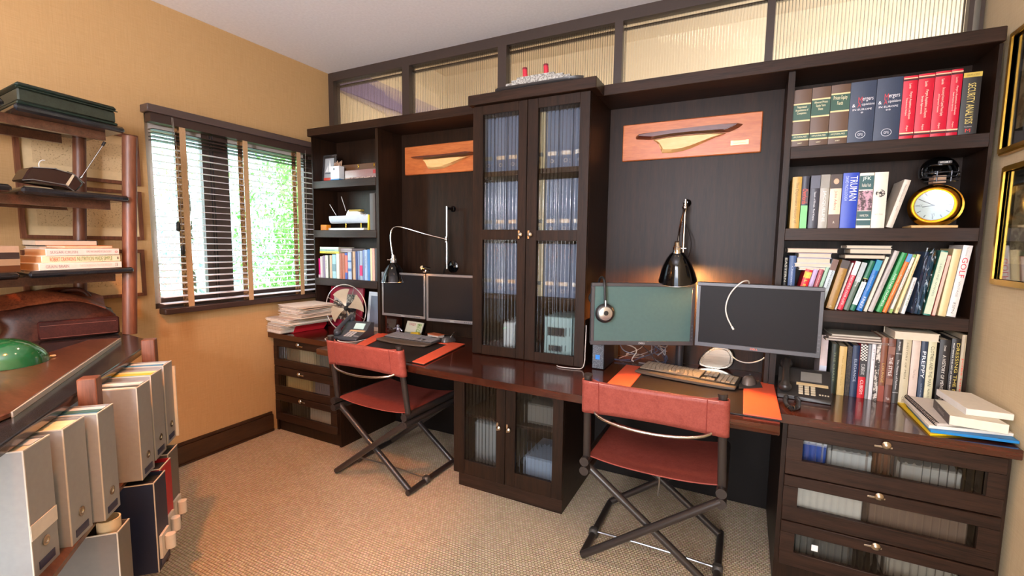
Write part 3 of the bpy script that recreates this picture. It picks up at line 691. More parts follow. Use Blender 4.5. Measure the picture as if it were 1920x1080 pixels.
keyboard('black keyboard with dark palm rest on the left-hand desk pad', (pk.x, pk.y, ZT+.0118), .42, .14, math.radians(-2), pm('7b7c80', .4), pm('2b2b2d', .4), .085, 'keyboards')
def mouse(label, p, rz, col, sc=1):
    t = T('mouse', label, 'mouse', (p.x, p.y, p.z), rz)
    def f(a, c):
        th = 2*PI*a; r = c
        x = .031*r*math.cos(th); y = .055*r*math.sin(th); z = .036*math.sqrt(max(0, 1-r**2.6))*(1-.18*math.sin(th)*r)
        return (x*sc, y*sc, z*sc)
    B().grid(f, 24, 8).build('shell', pm(col, .3, .2), t, world=False)
    B().cyl((-.003, .028*sc, .034*sc), (.003, .028*sc, .034*sc), .006, 10).build('scroll_wheel', BLACKP, t, world=False)
    B().tube([(0, -.02*sc+.0, .0362*sc), (0, .02*sc, .0355*sc)], .0006, 5).build('button_gap', BLACKP, t, world=False)
    return t
tt = T('mouse_mat', 'small dark mouse mat on the right end of the right-hand desk pad', 'mouse mat', P(1408, 722, 2, ZT+.012))
q = [P(u, v, 2, ZT+.011) for u, v in ((1383, 713), (1424, 714), (1430, 727), (1385, 729))]
B().prism([(a.x, a.y) for a in reversed(q)], .0025, Matrix.Translation((0, 0, ZT+.0112)), bev=.0008).build('mat', pm('3a3735', .6), tt)
mouse('grey mouse on the small mat beside the right-hand keyboard', P(1404, 718, 2, ZT+.0142), math.radians(-10), '6b625c')
mouse('dark mouse at the right of the left-hand keyboard', P(841, 640, 2, ZT+.0118), math.radians(-25), '44403f')

# ------------------------------------------------------------------ wall lamps
def lamp(label, base, pts, pole, shade_at, axis, light, R=.094, H=.165):
    t = T('wall_lamp', label, 'lamp', (base[0], -.001, base[2]), group='black and chrome wall lamps')
    for z in pole[1:]:
        r = .045 if z == min(pole[1:]) else .022
        B().lathe([(r, 0), (r, .006), (r*.8, .012), (.012, .016), (.009, .03), (.009, .072)], 20, frame((pole[0], 0, z), (1, 0, 0), (0, 0, 1))).build('wall_rosette', BLACKG, t)
    py = -.078
    B().cyl((pole[0], py, min(pole[1:])-.012), (pole[0], py, max(pole[1:])+.012), .0075, 14).build('pole', CHROME, t)
    a = B().tube(pts, .0058, 10, sm=2).build('arm', CHROME, t)
    j = Vector(pts[0]); jb = B().sph(j, .016); jb.cyl(j+Vector((0, 0, -.02)), j+Vector((0, 0, .02)), .012, 12); jb.build('pivot', CHROME, t)
    S_ = Vector(shade_at); ax = Vector(axis).normalized()           # ax points to the opening
    M = Matrix.Translation(S_) @ ax.to_track_quat('Z', 'Y').to_matrix().to_4x4()
    prof = [(.020, 0), (.034, .012), (.050, .035), (.066, .065), (.079, .10), (.088, .135), (R, H)]
    full = prof + [(R-.002, H)] + [(r-.003, z+.001) for r, z in reversed(prof[:-1])]
    B().lathe(full, 36, M, cap=False).build('shade', BLACKG, t, ang=50)
    B().tube([M @ Vector(((R+.0005)*math.cos(2*PI*k/36), (R+.0005)*math.sin(2*PI*k/36), H)) for k in range(36)], .0016, 6, closed=True).build('shade_rim', CHROME, t)
    B().lathe([(.012, -.052), (.014, -.03), (.020, -.028), (.021, 0), (.024, .004)], 20, M).build('neck', CHROME, t)
    B().cyl(M @ Vector((-.042, 0, -.018)), M @ Vector((-.014, 0, -.018)), .004, 10).build('thumb_screw', CHROME, t)
    B().lathe([(.012, .004), (.012, .03), (.02, .042), (.026, .062), (.02, .082), (0, .09)], 18, M).build('bulb', BULB if light else WHITE, t)
    return t, M
xl = XA(838, -.078, 1.45); zt_, zb_ = ZA(392, xl, -.0), ZA(500, xl, -.0)
e = P(826, 449, 1, -.085); yL = -.27
Lp = [(xl, -.082, e.z), P(800, 440, 1, -.12), P(754, 425.5, 1, -.20), P(740, 425, 1, -.24), P(733, 432, 1, yL), P(732, 450, 1, yL), P(735, 470, 1, yL), P(737, 482, 1, yL)]
s0 = P(738, 492, 1, yL)
lampL, ML = lamp('black bell-shaped wall lamp with long curved chrome arm above the left-hand desk', (xl, 0, zb_), Lp, (xl, zt_, zb_), (s0.x, s0.y, s0.z), (.03, -.02, -1), False, H=.135, R=.088)
B().tube([(xl+.008, -.085, e.z-.02), (xl+.018, -.088, e.z-.09), (xl+.012, -.085, e.z-.16), (xl-.04, -.06, zb_-.02), (xl-.055, -.035, zb_-.06)], .003, 6, sm=2).build('flex', BLACKP, lampL)
xr = XA(1283, -.078, 1.5); ztr = ZA(381, xr, 0); zbr = ztr-.385
sr = P(1270, 472, 1, -.33)
Rp = [(xr, -.082, ztr-.03), P(1277, 415, 1, -.20), P(1273, 440, 1, -.28), P(1271, 458, 1, -.325)]
axr = (.01, .34, -1)
lampR, MR = lamp('black bell-shaped wall lamp lit above the right-hand monitors', (xr, 0, zbr), Rp, (xr, ztr, zbr), (sr.x, sr.y, sr.z), axr, True, H=.15, R=.092)
B().tube([(xr+.005, -.085, ztr-.12), P(1293, 440, 1, -.1), P(1297, 460, 1, -.1), P(1291, 480, 1, -.1), P(1284, 500, 1, -.06)], .003, 6, sm=2).build('flex', BLACKP, lampR)

# ------------------------------------------------------------------ half-hull plaques
def plaque(label, q, hull, keel, deck, plate, grp='half hull models on cherry boards'):
    p = [P(u, v, 1, -.012) for u, v in q]; x0, x1 = (p[0].x+p[3].x)/2, (p[1].x+p[2].x)/2; z1, z0 = (p[0].z+p[1].z)/2, (p[2].z+p[3].z)/2
    t = T('half_hull_plaque', label, 'plaque', ((x0+x1)/2, 0, z0), group=grp)
    B().box(x0, x1, -.018, -.0005, z0, z1, bev=.005).build('board', CHERRY, t)
    def outline(pts): return [(a.x, a.z) for a in (P(u, v, 1, -.02) for u, v in pts)]
    def slab(name, pts, mat, y0, y1):
        poly = outline(pts); n = len(poly); cx = sum(a for a, _ in poly)/n; cz = sum(a for _, a in poly)/n
        vs = [(x, y0, z) for x, z in poly] + [(cx+(x-cx)*.9, y1, cz+(z-cz)*.72) for x, z in poly]
        fs = [tuple(range(n)), tuple(range(2*n-1, n-1, -1))] + [(i, n+i, n+(i+1) % n, (i+1) % n) for i in range(n)]
        b = B(); bv = b._add(vs, fs); bmesh.ops.bevel(b.bm, geom=list({e for v in bv for e in v.link_edges}), offset=.003, segments=2, affect='EDGES')
        return b.build(name, mat, t, ang=60)
    slab('keel', keel, PALEWOOD, -.018, -.05); slab('hull', hull, DARKHULL, -.018, -.075)
    if plate:
        a, b_ = P(*plate[0], 1, -.02), P(*plate[1], 1, -.02); pl_ = B().box(a.x, b_.x, -.0195, -.0178, b_.z, a.z).build('name_plate', pm('d9c48a', .4, .5), t)
        for k in range(2): B().box(a.x+.012, b_.x-.012, -.0199, -.0195, b_.z+.008+.012*k, b_.z+.010+.012*k).build('engraving', pm('8a7748', .5), pl_)
    return t
def z4(X, Y): return (1090+X*.21354, 130+Y*.21345)
plaque('long cherry board with half hull model above the right-hand desk', ((1168, 237), (1431, 206), (1427, 284), (1167, 305)),
       [z4(*a) for a in ((478, 588), (700, 556), (1000, 517), (1250, 490), (1425, 480), (1385, 512), (1300, 553), (1180, 556), (950, 570), (760, 592), (605, 620), (476, 616))],
       [z4(*a) for a in ((625, 618), (760, 594), (950, 573), (1160, 558), (1280, 557), (1180, 595), (1060, 650), (960, 695), (880, 722), (790, 735), (703, 738), (700, 700), (680, 655))], None, (z4(1312, 628), z4(1468, 655)))
plaque('shorter cherry board with half hull model above the left-hand desk, partly behind the tall cabinet', ((759, 275.8), (902, 262), (900, 319), (760, 330.2)),
       [(772, 296.5), (800, 294), (840, 291), (886, 285), (897, 286), (886, 291), (850, 294), (800, 298.5), (784, 299)],
       [(793, 299), (830, 296), (860, 293.5), (884, 292), (868, 299), (850, 308), (832, 316), (812, 318.5), (802, 316), (800, 307)], None, None)

# ------------------------------------------------------------------ right-hand desk smalls
# headphones
mp = ROOT[mR1.name]; hp = T('headphones', 'black and silver headphones hanging from the corner of the left wide monitor', 'headphones', mp @ Vector((.05, -.02, .3)), mR1.rotation_euler.z)
hm = ZA(530, *pl)-ZA(646, *pl)
def hpL(x, y, z): return (x-.05, y+.02, z-.3)
B().tube([hpL(*a) for a in ((.062, -.035, hm-.10), (.060, -.034, hm-.03), (.058, -.026, hm+.016), (.055, .016, hm+.030), (.050, .060, hm+.014), (.042, .066, hm-.06))], .0065, 10, sm=2).build('headband', BLACKP, hp, world=False)
B().tube([hpL(.064, -.038, hm-.085), hpL(.0645, -.040, hm-.125)], .0045, 8).build('slider', STEEL, hp, world=False)
M = frame(hpL(.064, -.030, hm-.150), (1, 0, 0), (0, 0, 1))
B().lathe([(.028, -.018), (.046, -.014), (.049, -.002), (.044, .008), (.038, .012)], 24, M).build('ear_cushion', BLACKP, hp, world=False); B().lathe([(.037, .010), (.033, .020), (.022, .025), (0, .027)], 24, M).build('ear_cup', pm('bdb9b2', .25, .7), hp, world=False)
B().lathe([(.012, .024), (.012, .0275), (0, .0285)], 16, M @ Matrix.Translation((0, .004, 0))).build('emblem_disc', BLACKP, hp, world=False)
M2 = frame(hpL(.034, .075, hm-.085), (1, 0, 0), (0, 0, -1)); B().lathe([(.034, -.014), (.036, 0), (.030, .012), (0, .018)], 20, M2).build('ear_cup', BLACKP, hp, world=False)
# white cable over the right monitor
r2 = ROOT[mR2.name]; hz = ZA(533.5, (ql_.x+qr_.x)/2, -.33)-ZA(659, (ql_.x+qr_.x)/2, -.33)
cb = [r2 @ Vector(a) for a in ((.23, .066, hz-.1), (.225, .052, hz+.006), (.215, .014, hz+.016), (.19, -.020, hz+.010), (.145, -.0135, hz-.045), (.128, -.014, hz-.115), (.14, -.014, hz-.165), (.162, -.014, hz-.205))]
t = T('cable', 'white cable hanging over the top edge of the right wide monitor', 'cable', cb[0]); B().tube(cb, .0032, 8, sm=2).build('lead', pm('d9d4cb', .4), t); B().tube([cb[-1], r2 @ Vector((.170, -.014, hz-.218))], .0045, 8).build('plug', WHITE, t)
# desktop computer beside the tower
ct = T('desktop_computer', 'slim black desktop computer with blue badge under the left wide monitor', 'computer', (2.42, -.3, ZT))
q = P(1112, 690, 2, ZT+.001); q2 = P(1136, 694, 2, ZT+.001); cx0, cx1 = XA(1111, -.36, .85), XA(1134, -.36, .85)
B().box(cx0, cx1, -.365, -.06, ZT+.001, ZT+.29, bev=.004).build('case', pm('1b1c1f', .35), ct)
B().box(cx0+.004, cx1-.004, -.368, -.364, ZT+.006, ZT+.285).build('grille', pattern('perforated_grille', '454a51', '6d747c', 230, .42, 'vor'), ct)
B().box(cx0+.014, cx0+.034, -.3695, -.367, ZT+.16, ZT+.18).build('badge', pm('9aa3b0', .3), ct); B().box(cx0+.02, cx0+.044, -.3695, -.367, ZT+.055, ZT+.08).build('blue_sticker', pm('2f7fd0', .3), ct)
# cables bundle under the left wide monitor
rnd = random.Random(5)
for k in range(13):
    y = -.075-.0095*k; pts = []; x, z_ = rnd.uniform(2.46, 2.72), rnd.uniform(.86, .90)
    for i in range(8):
        pts.append((x, y, max(z_, ZT+.005))); x = min(2.735, max(2.44, x+rnd.uniform(-.13, .13))); z_ = min(.90, max(ZT+.005, z_-rnd.uniform(-.05, .085)))
    col = rnd.choice(['1a1a1c', '2a2a2e', '303a52', 'b9b4ac', '1c2a4a', '77777c'])
    tag(B().tube(pts, rnd.uniform(.002, .0034), 6, sm=2).build('cable', pm(col, .4)), 'one of the tangled dark and grey cables below the left wide monitor', 'cable', 'tangle of cables below the left wide monitor')
tag(B().tube([P(1363, 655, 1, -.16), P(1375, 672, 1, -.17), P(1395, 681, 1, -.18), P(1420, 679, 1, -.18), P(1438, 668, 1, -.17), P(1444, 655, 1, -.16)], .003, 8, sm=2).build('cable', pm('c9c4ba', .4)), 'white cable looping below the right wide monitor', 'cable')
tag(B().tube([(2.352, -.375, .98), (2.353, -.38, .92), (2.352, -.385, .84), (2.356, -.395, .79), (2.352, -.415, ZT+.006), (cx0-.07, -.43, ZT+.005), (cx0-.16, -.44, ZT+.005), (cx0-.18, -.42, ZT+.005)], .0026, 7, sm=2).build('cable', pm('b9b0a8', .4)), 'grey cable running down the edge of the tall cabinet onto the worktop', 'cable')
# silver speaker (rounded triangle)
sp = P(1342, 694, 2, ZT+.001); t = T('speaker', 'silver rounded desktop speaker behind the right-hand keyboard', 'speaker', (sp.x, sp.y+.04, ZT))
q0 = P(1343, 680, 1, sp.y+.04)
shape = [P(u, v, 1, sp.y+.04) for u, v in ((1311, 690), (1313, 684), (1322, 672), (1334, 662), (1348, 659), (1361, 661), (1370, 668), (1374, 678), (1372, 690), (1366, 697), (1352, 700), (1330, 697), (1315, 694))]
c0 = sum((Vector((a.x, a.z)) for a in shape), Vector((0, 0)))/len(shape)
def shp(k): 
    pp = [Vector((a.x, a.z)) for a in shape]; pp = [c0+(a-c0)*k for a in pp]
    q = []
    for i in range(len(pp)): a, b = pp[i], pp[(i+1) % len(pp)]; q += [a*.75+b*.25, a*.25+b*.75]
    return q
zmin = min(a.y for a in shp(1.0))
Mx = frame((0, sp.y+.04, ZT+.004-zmin if zmin < ZT+.004 else 0), (1, 0, 0), (0, 0, 1))
B().prism(shp(1.12), -.06, Mx @ Matrix.Translation((0, 0, .0)), bev=.008).build('body', BLACKP, t); B().prism(shp(1.05), .008, Mx, bev=.003).build('trim_ring', pm('c9c2b4', .25, .8), t); B().prism(shp(.88), .011, Mx, bev=.003).build('grille', wood('brushed_aluminium', 'a29a8d', 'cdc3b2', .3, (4, 4, 260), bump=.02), t)
bpy.data.materials['brushed_aluminium'].node_tree.nodes['Principled BSDF'].inputs['Metallic'].default_value = .8
# telephones
def phone(label, c, rz, sc, body, key, scr, path=None):
    t = T('telephone', label, 'telephone', c, rz, 'desk telephones')
    W, D = .20*sc, .20*sc
    def sl(x, y, z): return Vector((x, y, z))
    prof = [(-D/2, 0), (D/2, 0), (D/2, .10*sc), (D*.30, .105*sc), (D*.05, .05*sc), (-D/2, .018*sc)]      # side profile (y, z)
    Mp = frame((-W/2, 0, 0), (0, 1, 0), (0, 0, 1))
    B().prism(prof, W, Mp, bev=.003).build('base', pm(body, .4), t, world=False)
    a1 = math.atan2(.05*sc-.018*sc, D*.55); Mk = Matrix.Translation((0, -D/2, .0185*sc)) @ Matrix.Rotation(a1, 4, 'X')
    kb = B()
    for i in range(3):
        for j in range(4): kb.box(W*(-.10+.115*i), W*(-.10+.115*i)+.017*sc, .020*sc+j*.019*sc, .033*sc+j*.019*sc, 0, .004, bev=.001, M=Mk, seg=1)
    for i in range(4): kb.box(W*(.28+.05*i), W*(.28+.05*i)+.006, .03*sc, .036*sc, 0, .003, M=Mk)
    kb.build('keypad', pm(key, .45), t, world=False)
    B().box(-W*.14, W*.46, .098*sc, .116*sc, 0, .003, M=Mk).build('memory_key_strip', pm('d2b98c', .5), t, world=False)
    a2 = math.atan2(.055*sc, D*.25); Ms = Matrix.Translation((0, D*.05, .0505*sc)) @ Matrix.Rotation(a2, 4, 'X')
    B().box(-W*.06, W*.34, .012*sc, .058*sc, 0, .003, M=Ms).build('display', pm(scr, .15), t, world=False)
    hx_ = -W*.36; hs = B()
    hs.tube([(hx_, -D*.42, .052*sc), (hx_, -D*.40, .062*sc), (hx_, -D*.2, .085*sc), (hx_, D*.1, .115*sc), (hx_, D*.32, .135*sc), (hx_, D*.40, .130*sc)], lambda k: sc*(.022-.008*math.sin(PI*k)), 14, sm=2)
    hs.sph((hx_, -D*.38, .048*sc), .026*sc, (1, 1, .9)); hs.sph((hx_, D*.36, .120*sc), .026*sc, (1, 1, .9))
    hn = hs.build('handset', pm(body, .35), t, world=False)
    Ri = ROOT[t.name].inverted()
    path = [Ri @ Vector(q) for q in path]
    for _ in range(3): path = [path[0]] + [q for a, b in zip(path, path[1:]) for q in (a*.75+b*.25, a*.25+b*.75)] + [path[-1]]
    ln = [0]
    for a, b in zip(path, path[1:]): ln.append(ln[-1]+(b-a).length)
    turns = ln[-1]/.0095; nn = int(turns*9); pts = []
    for i in range(nn+1):
        s_ = ln[-1]*i/nn; k = max(q for q in range(len(ln)) if ln[q] <= s_+1e-9); k = min(k, len(path)-2)
        f = (s_-ln[k])/max(1e-9, ln[k+1]-ln[k]); c0 = path[k].lerp(path[k+1], f); d = (path[k+1]-path[k]).normalized(); w = d.cross(Vector((0, 0, 1)))
        w = w.normalized() if w.length > 1e-4 else Vector((1, 0, 0)); n2 = w.cross(d); a = 2*PI*turns*i/nn
        pts.append(c0+w*(.0075*math.cos(a))+n2*(.0075*math.sin(a)))
    B().tube(pts, .0019, 6).build('coiled_cord', BLACKP, t, world=False)
    return t
p = P(1512, 745, 2, ZT+.001); phone('black desk telephone with coiled cord on the worktop at the right', (p.x-.01, p.y+.035, ZT+.0005), math.radians(-4), 1.0, '2a2725', 'c9bda2', '6d6a64', [P(1477, 712, 2, ZT+.04), P(1484, 724, 2, ZT+.012), P(1478, 738, 2, ZT+.0115), P(1470, 750, 2, ZT+.0115), P(1478, 764, 2, ZT+.0115), P(1495, 766, 2, ZT+.0115), P(1499, 754, 2, ZT+.0115), P(1491, 742, 2, ZT+.0115), P(1474, 728, 2, ZT+.0115), P(1462, 716, 2, ZT+.0115), P(1472, 704, 2, ZT+.0115)])
p = P(674, 611, 2, ZT+.001); phone('grey desk telephone in front of the fan on the left worktop', (.685, -.415, ZT+.0005), math.radians(8), 1.0, '3a4048', 'b9bcc0', 'b8dfe0', [(.612, -.512, ZT+.03), (.60, -.535, ZT+.0115), (.63, -.552, ZT+.0115), (.66, -.54, ZT+.0115)])
# ------------------------------------------------------------------ left-hand desk smalls
# stack of papers in a red tray
q = [P(u, v, 2, ZT+.003) for u, v in ((545, 624), (655, 609), (618, 592), (515, 604))]
t = T('letter_tray', 'bright red letter tray under the heap of papers on the left worktop', 'tray', (.32, -.38, ZT))
A, C = P(548, 624, 2, ZT+.003), P(638, 610, 2, ZT+.003)
fr = Vector((A.x+.004, A.y, 0)); rr = fr+Vector((.045, .39, 0)); ax = (rr-fr).normalized(); nx = Vector((-ax.y, ax.x, 0))
b = B(); Mt = Matrix.Translation((0, 0, ZT+.001))
L_ = (rr-fr).length*.64
def tp(a, c): v = fr+ax*(a*L_)+nx*c; return (v.x, v.y)
B().prism([tp(0, 0), tp(1, 0), tp(1, .21), tp(0, .21)], .004, Mt).build('base', RED, t)
Mf = frame((fr.x, fr.y, ZT+.001), ax, (0, 0, 1)); B().prism([(0, 0), (L_, 0), (L_+.03, .035), (L_+.01, .062), (.03, .058)], .004, Mf, bev=.001).build('side_panel', RED, t)
rnd = random.Random(3)
NP_ = 50
for k in range(NP_):
    w_, d_ = (.32, .17) if k < 15 else (.35, .245) if k < 28 else (.29, .24)
    dx, dy = rnd.uniform(-.012, .01)+(0 if k < 28 else .02), (rnd.uniform(-.006, .006)+.06 if k < 15 else rnd.uniform(-.02, .02) if k < 28 else rnd.uniform(-.03, .02)-.06)
    c0 = Vector((.168, -.450, 0)); z0 = ZT+.0074+k*.0040
    M = Matrix.Translation((c0.x-dy, c0.y+dx+.015, z0)) @ Matrix.Rotation(math.atan2(ax.y, ax.x)+(rnd.uniform(-.03, .03) if k < 15 else rnd.uniform(-.10, .10)+(.05 if k > 27 else 0)), 4, 'Z')
    col = rnd.choice(['e6ded2', 'd9cfc2', 'cbb9a4', 'e9e4da', 'bfb3a8', 'd8c6ae'])
    tag(B().box(-w_/2, w_/2, -d_/2, d_/2, 0, .0034, M=M).build('paper_sheaf', pm(col, .8)), 'sheaf of papers in the untidy heap on the red letter tray', 'papers', 'heap of papers on the red letter tray')
# desk fan
fc = P(650, 578, 1, -.30); t = T('desk_fan', 'vintage desk fan with pale blades and a chrome ring guard on the left worktop', 'fan', (fc.x, -.30, ZT))
fy = -.30
Rr = (P(682, 580, 1, fy).x-P(617, 580, 1, fy).x)/2
Mf = frame((fc.x, fy, fc.z), (1, .15, 0), (0, 0, 1))
B().tube([Mf @ Vector((Rr*math.cos(2*PI*k/48), Rr*1.0*math.sin(2*PI*k/48), .01)) for k in range(48)], .0035, 8, closed=True).build('guard_ring', pm('e6e0dd', .2, .6), t)
bl_ = pm('b3a68f', .4, .1)
for k in range(4):
    a0 = math.radians(20+90*k)
    def bf(a, c):
        r = .018+c*(Rr*.82-.018); th = a0+(a-.5)*(.45+.55*c); return Mf @ Vector((r*math.cos(th), r*math.sin(th), .004+.016*(a-.5)*(.4+c)))
    B().grid(bf, 8, 6, .0015).build('blade', bl_, t)
B().lathe([(.0, .02), (.012, .018), (.02, .006), (.02, -.01), (.034, -.02), (.036, -.07), (.02, -.085), (0, -.088)], 20, Mf).build('motor', pm('3b3d40', .3, .6), t)
g_ = B()
for k in range(4):
    a = math.radians(65+90*k); g_.tube([Mf @ Vector((.03*math.cos(a), .03*math.sin(a), -.02)), Mf @ Vector((Rr*math.cos(a), Rr*math.sin(a), .008))], .002, 6)
g_.build('guard_spokes', CHROME, t)
B().lathe([(.055, 0), (.055, .012), (.04, .02), (.016, .03), (.013, fc.z-ZT-.04)], 24, Matrix.Translation((fc.x, fy+.01, ZT+.0005))).build('base', pm('3b3d40', .35, .5), t)
# red portfolio with photograph behind the fan
t = T('portfolio', 'crimson portfolio propped against the bookcase back behind the fan', 'portfolio', (.4, -.09, ZT))
a, b_ = Vector((.130, 0, 0)), P(677, 543, 1, -.15)
zt1 = SH[2]-ST-.006
Mq = Matrix.Translation((0, -.165, ZT+.001)) @ Matrix.Rotation(math.radians(-8), 4, 'X')
hgt = zt1-ZT
B().box(a.x+.01, b_.x, 0, .02, 0, hgt*.985, bev=.006, M=Mq).build('cover', pm('9c1f38', .45), t); B().box(a.x+.06, b_.x-.06, -.003, .0, .06, hgt*.80, M=Mq).build('photograph', pattern('grey_photo', 'cfc9bd', '55514c', 28), t)
# small white picture frame
t = T('picture_frame', 'small white picture frame standing at the right of the fan', 'picture frame', (.68, -.14, ZT))
a, b_ = P(686, 552, 1, -.16), P(708, 605, 1, -.16); zf1 = ZA(549, .7, -.16)
Mq = Matrix.Translation((0, -.165, ZT+.001)) @ Matrix.Rotation(math.radians(-8), 4, 'X')
fx0, fx1, fh = a.x, .750, zf1-ZT
f_ = B(); f_.box(fx0, fx1, 0, .012, 0, .03, M=Mq).box(fx0, fx1, 0, .012, fh-.03, fh, M=Mq).box(fx0, fx0+.022, 0, .012, .03, fh-.03, M=Mq).box(fx1-.022, fx1, 0, .012, .03, fh-.03, M=Mq)
f_.build('frame', pm('cfd8e0', .4), t); B().box(fx0+.02, fx1-.02, .004, .010, .028, fh-.028, M=Mq).build('picture', pm('6d7686', .4), t)
# dark red side panel screen between bookcase and desk
tag(B().box(.7805, .793, -.20, -.031, ZT+.0005, 1.07).build('divider_panel', TOPW), 'dark red wooden divider panel left of the left-hand monitors', 'panel')
tag(B().box(3.205, 3.223, -.24, -.031, ZT+.0005, 1.07).build('divider_panel', WENGE), 'dark red wooden divider post below the right wide monitor', 'panel')
# white cables near the phone
tag(B().tube([(.80, -.26, ZT+.004), (.808, -.30, ZT+.004), (.812, -.42, ZT+.004), (.805, -.54, ZT+.004), (.74, -.57, ZT+.004), (.67, -.545, ZT+.004)], .0022, 6, sm=2).build('cable', WHITE), 'thin white cable curling beside the grey telephone', 'cable')
tag(B().tube([(.53, -.47, ZT+.003), (.545, -.545, ZT+.003), (.60, -.575, ZT+.003), (.64, -.575, ZT+.003)], .002, 6, sm=2).build('cable', WHITE), 'thin white cable lying in front of the grey telephone', 'cable')
tag(B().tube([P(883, 618, 2, ZT+.05), P(868, 612, 2, ZT+.03), P(852, 622, 2, ZT+.02), P(845, 632, 2, ZT+.09)], .002, 6, sm=2).build('cable', pm('cfcac6', .4)), 'pale mouse cable rising behind the left-hand mouse', 'cable')
# clutter behind the left keyboard
def on(u, v, z=0): p = P(u, v, 2, ZT+.012); return p
p = on(792, 612); t = T('booklet', 'small cream booklet with red title propped behind the left-hand keyboard', 'booklet', (.925, -.075, ZT+.001), (math.radians(-22), 0, math.radians(-8)))
B().box(-.085, .085, 0, .01, 0, .085, bev=.001).build('cover', pm('e3dcc2', .5), t, world=False); text(t, 'SWEET', frame((-.02, -.0006, .062), (1, 0, 0), (0, 0, 1)), .07, .018, RED, world=False); B().box(.03, .075, -.0006, 0, .01, .075).build('illustration', pattern('plant_picture', 'd8d9a8', '7f9a5a', 70), t, world=False)
def screwdriver(label, a, b_):
    a, b_ = Vector(a), Vector(b_); d = (b_-a); t = T('screwdriver', label, 'screwdriver', a, group='yellow screwdrivers')
    B().cyl(a, a+d*.5, .011, 10, .0085).build('handle', pm('e8c22a', .35), t); B().cyl(a+d*.5, b_, .003, 8).build('blade', STEEL, t)
p0, p1 = Vector((1.03, -.13, 0)), Vector((.90, -.13, 0)); screwdriver('yellow handled screwdriver lying behind the keyboard, the farther one', (p0.x, p0.y, ZT+.014), (p1.x, p1.y, ZT+.010))
p0, p1 = Vector((1.06, -.165, 0)), Vector((.90, -.14, 0)); screwdriver('yellow handled screwdriver lying behind the keyboard, the nearer one', (p0.x, p0.y, ZT+.014), (p1.x, p1.y-.01, ZT+.010))
p = on(828, 628); t = T('playing_cards', 'orange and white box of cards behind the left-hand keyboard', 'box', (1.18, -.13, ZT+.001), math.radians(-12)); B().box(-.055, .055, -.03, .03, 0, .022, bev=.002).build('box', pm('d9c9bc', .5), t, world=False); B().box(-.056, .056, -.031, .031, .022, .027, bev=.001).build('orange_lid', pm('e0764a', .5), t, world=False)
p = on(753, 612); t = T('figurine', 'small silver figurine behind the left-hand keyboard', 'figurine', (.845, -.14, ZT+.001))
fb = B().sph((0, 0, .055), .012).sph((0, 0, .03), .016, (1, .8, 1.2)); fb.tube([(-.04, 0, .03), (-.015, 0, .038), (0, 0, .035), (.015, 0, .038), (.035, .005, .02)], .006, 8); fb.tube([(0, 0, .02), (-.012, 0, .004)], .007, 8).tube([(0, 0, .02), (.014, 0, .004)], .007, 8); fb.build('body', pm('b9bccb', .25, .7), t, world=False); B().box(-.03, .05, -.01, .02, 0, .005).build('red_base', RED, t, world=False)
# ------------------------------------------------------------------ books
def book_parts(t, th, d, h, col, xo, pages='dccbad', titles=(), bands=(), ends=False, rough=.42, soft=False):
    """standing book in local axes: spine towards -y, x = thickness from xo"""
    c = .0022; mat = pm(col, rough) if isinstance(col, str) else col
    if soft:
        B().box(xo, xo+th, 0, .0016, 0, h).box(xo, xo+.0012, 0, d, 0, h).box(xo+th-.0012, xo+th, 0, d, 0, h).build('cover', mat, t, world=False)
        B().box(xo+.0012, xo+th-.0012, .0016, d-.0005, .0004, h-.0004).build('page_block', pm(pages, .8), t, world=False)
    else:
        n = 6; prof = [(xo+th*k/n, .003*abs(2*k/n-1)**2) for k in range(n+1)]
        B().prism(prof+[(xo+th, .006), (xo, .006)], h).box(xo, xo+c, .005, d, 0, h).box(xo+th-c, xo+th, .005, d, 0, h).build('cover', mat, t, world=False, ang=25)
        B().box(xo+c, xo+th-c, .006, d-.004, .003, h-.003).build('page_block', pm(pages, .8), t, world=False)
    for f0, f1, bc in bands:
        B().box(xo+.0003, xo+th-.0003, -.0005, .002, h*(1-f1), h*(1-f0)).build('spine_band', pm(bc, rough) if isinstance(bc, str) else bc, t, world=False)
    for q in titles:
        s, f0, f1, tc, wf = q[:5]; xc = xo+th*(q[5] if len(q) > 5 and q[5] != 'h' else .5); zc = h*(1-(f0+f1)/2)
        if q[-1] == 'h': text(t, s, frame((xc, -.0009, zc), (1, 0, 0), (0, 0, 1)), th*wf, (f1-f0)*h, pm(tc, .5), world=False)
        else: text(t, s, frame((xc, -.0009, zc), (0, 0, -1), (1, 0, 0)), (f1-f0)*h, th*wf, pm(tc, .5), world=False)
def book(label, ub, ut, vt, w, z, yF, col, grp, d=.16, lean=True, cat='book', gap=.0004, geo=None, **k):
    x0 = XA(ub, yF, z); tw_ = XA(ub+w, yF, z)-x0
    if geo: x0, tw_, a, h = geo
    elif lean:
        p = P(ut, vt, 1, yF); a = math.atan2(p.x-x0, p.z-z); h = math.hypot(p.x-x0, p.z-z)
    else:
        a = 0; h = ZA(vt, x0, yF)-z
    th = tw_*math.cos(a)-gap
    if a > 0: loc, xo = (x0+tw_, yF, z+.0004), -th
    else: loc, xo = (x0, yF, z+.0004), 0
    t = T('book', label, cat, loc, (0, a, 0), grp); book_parts(t, th, d, h, col, xo, **k); return t
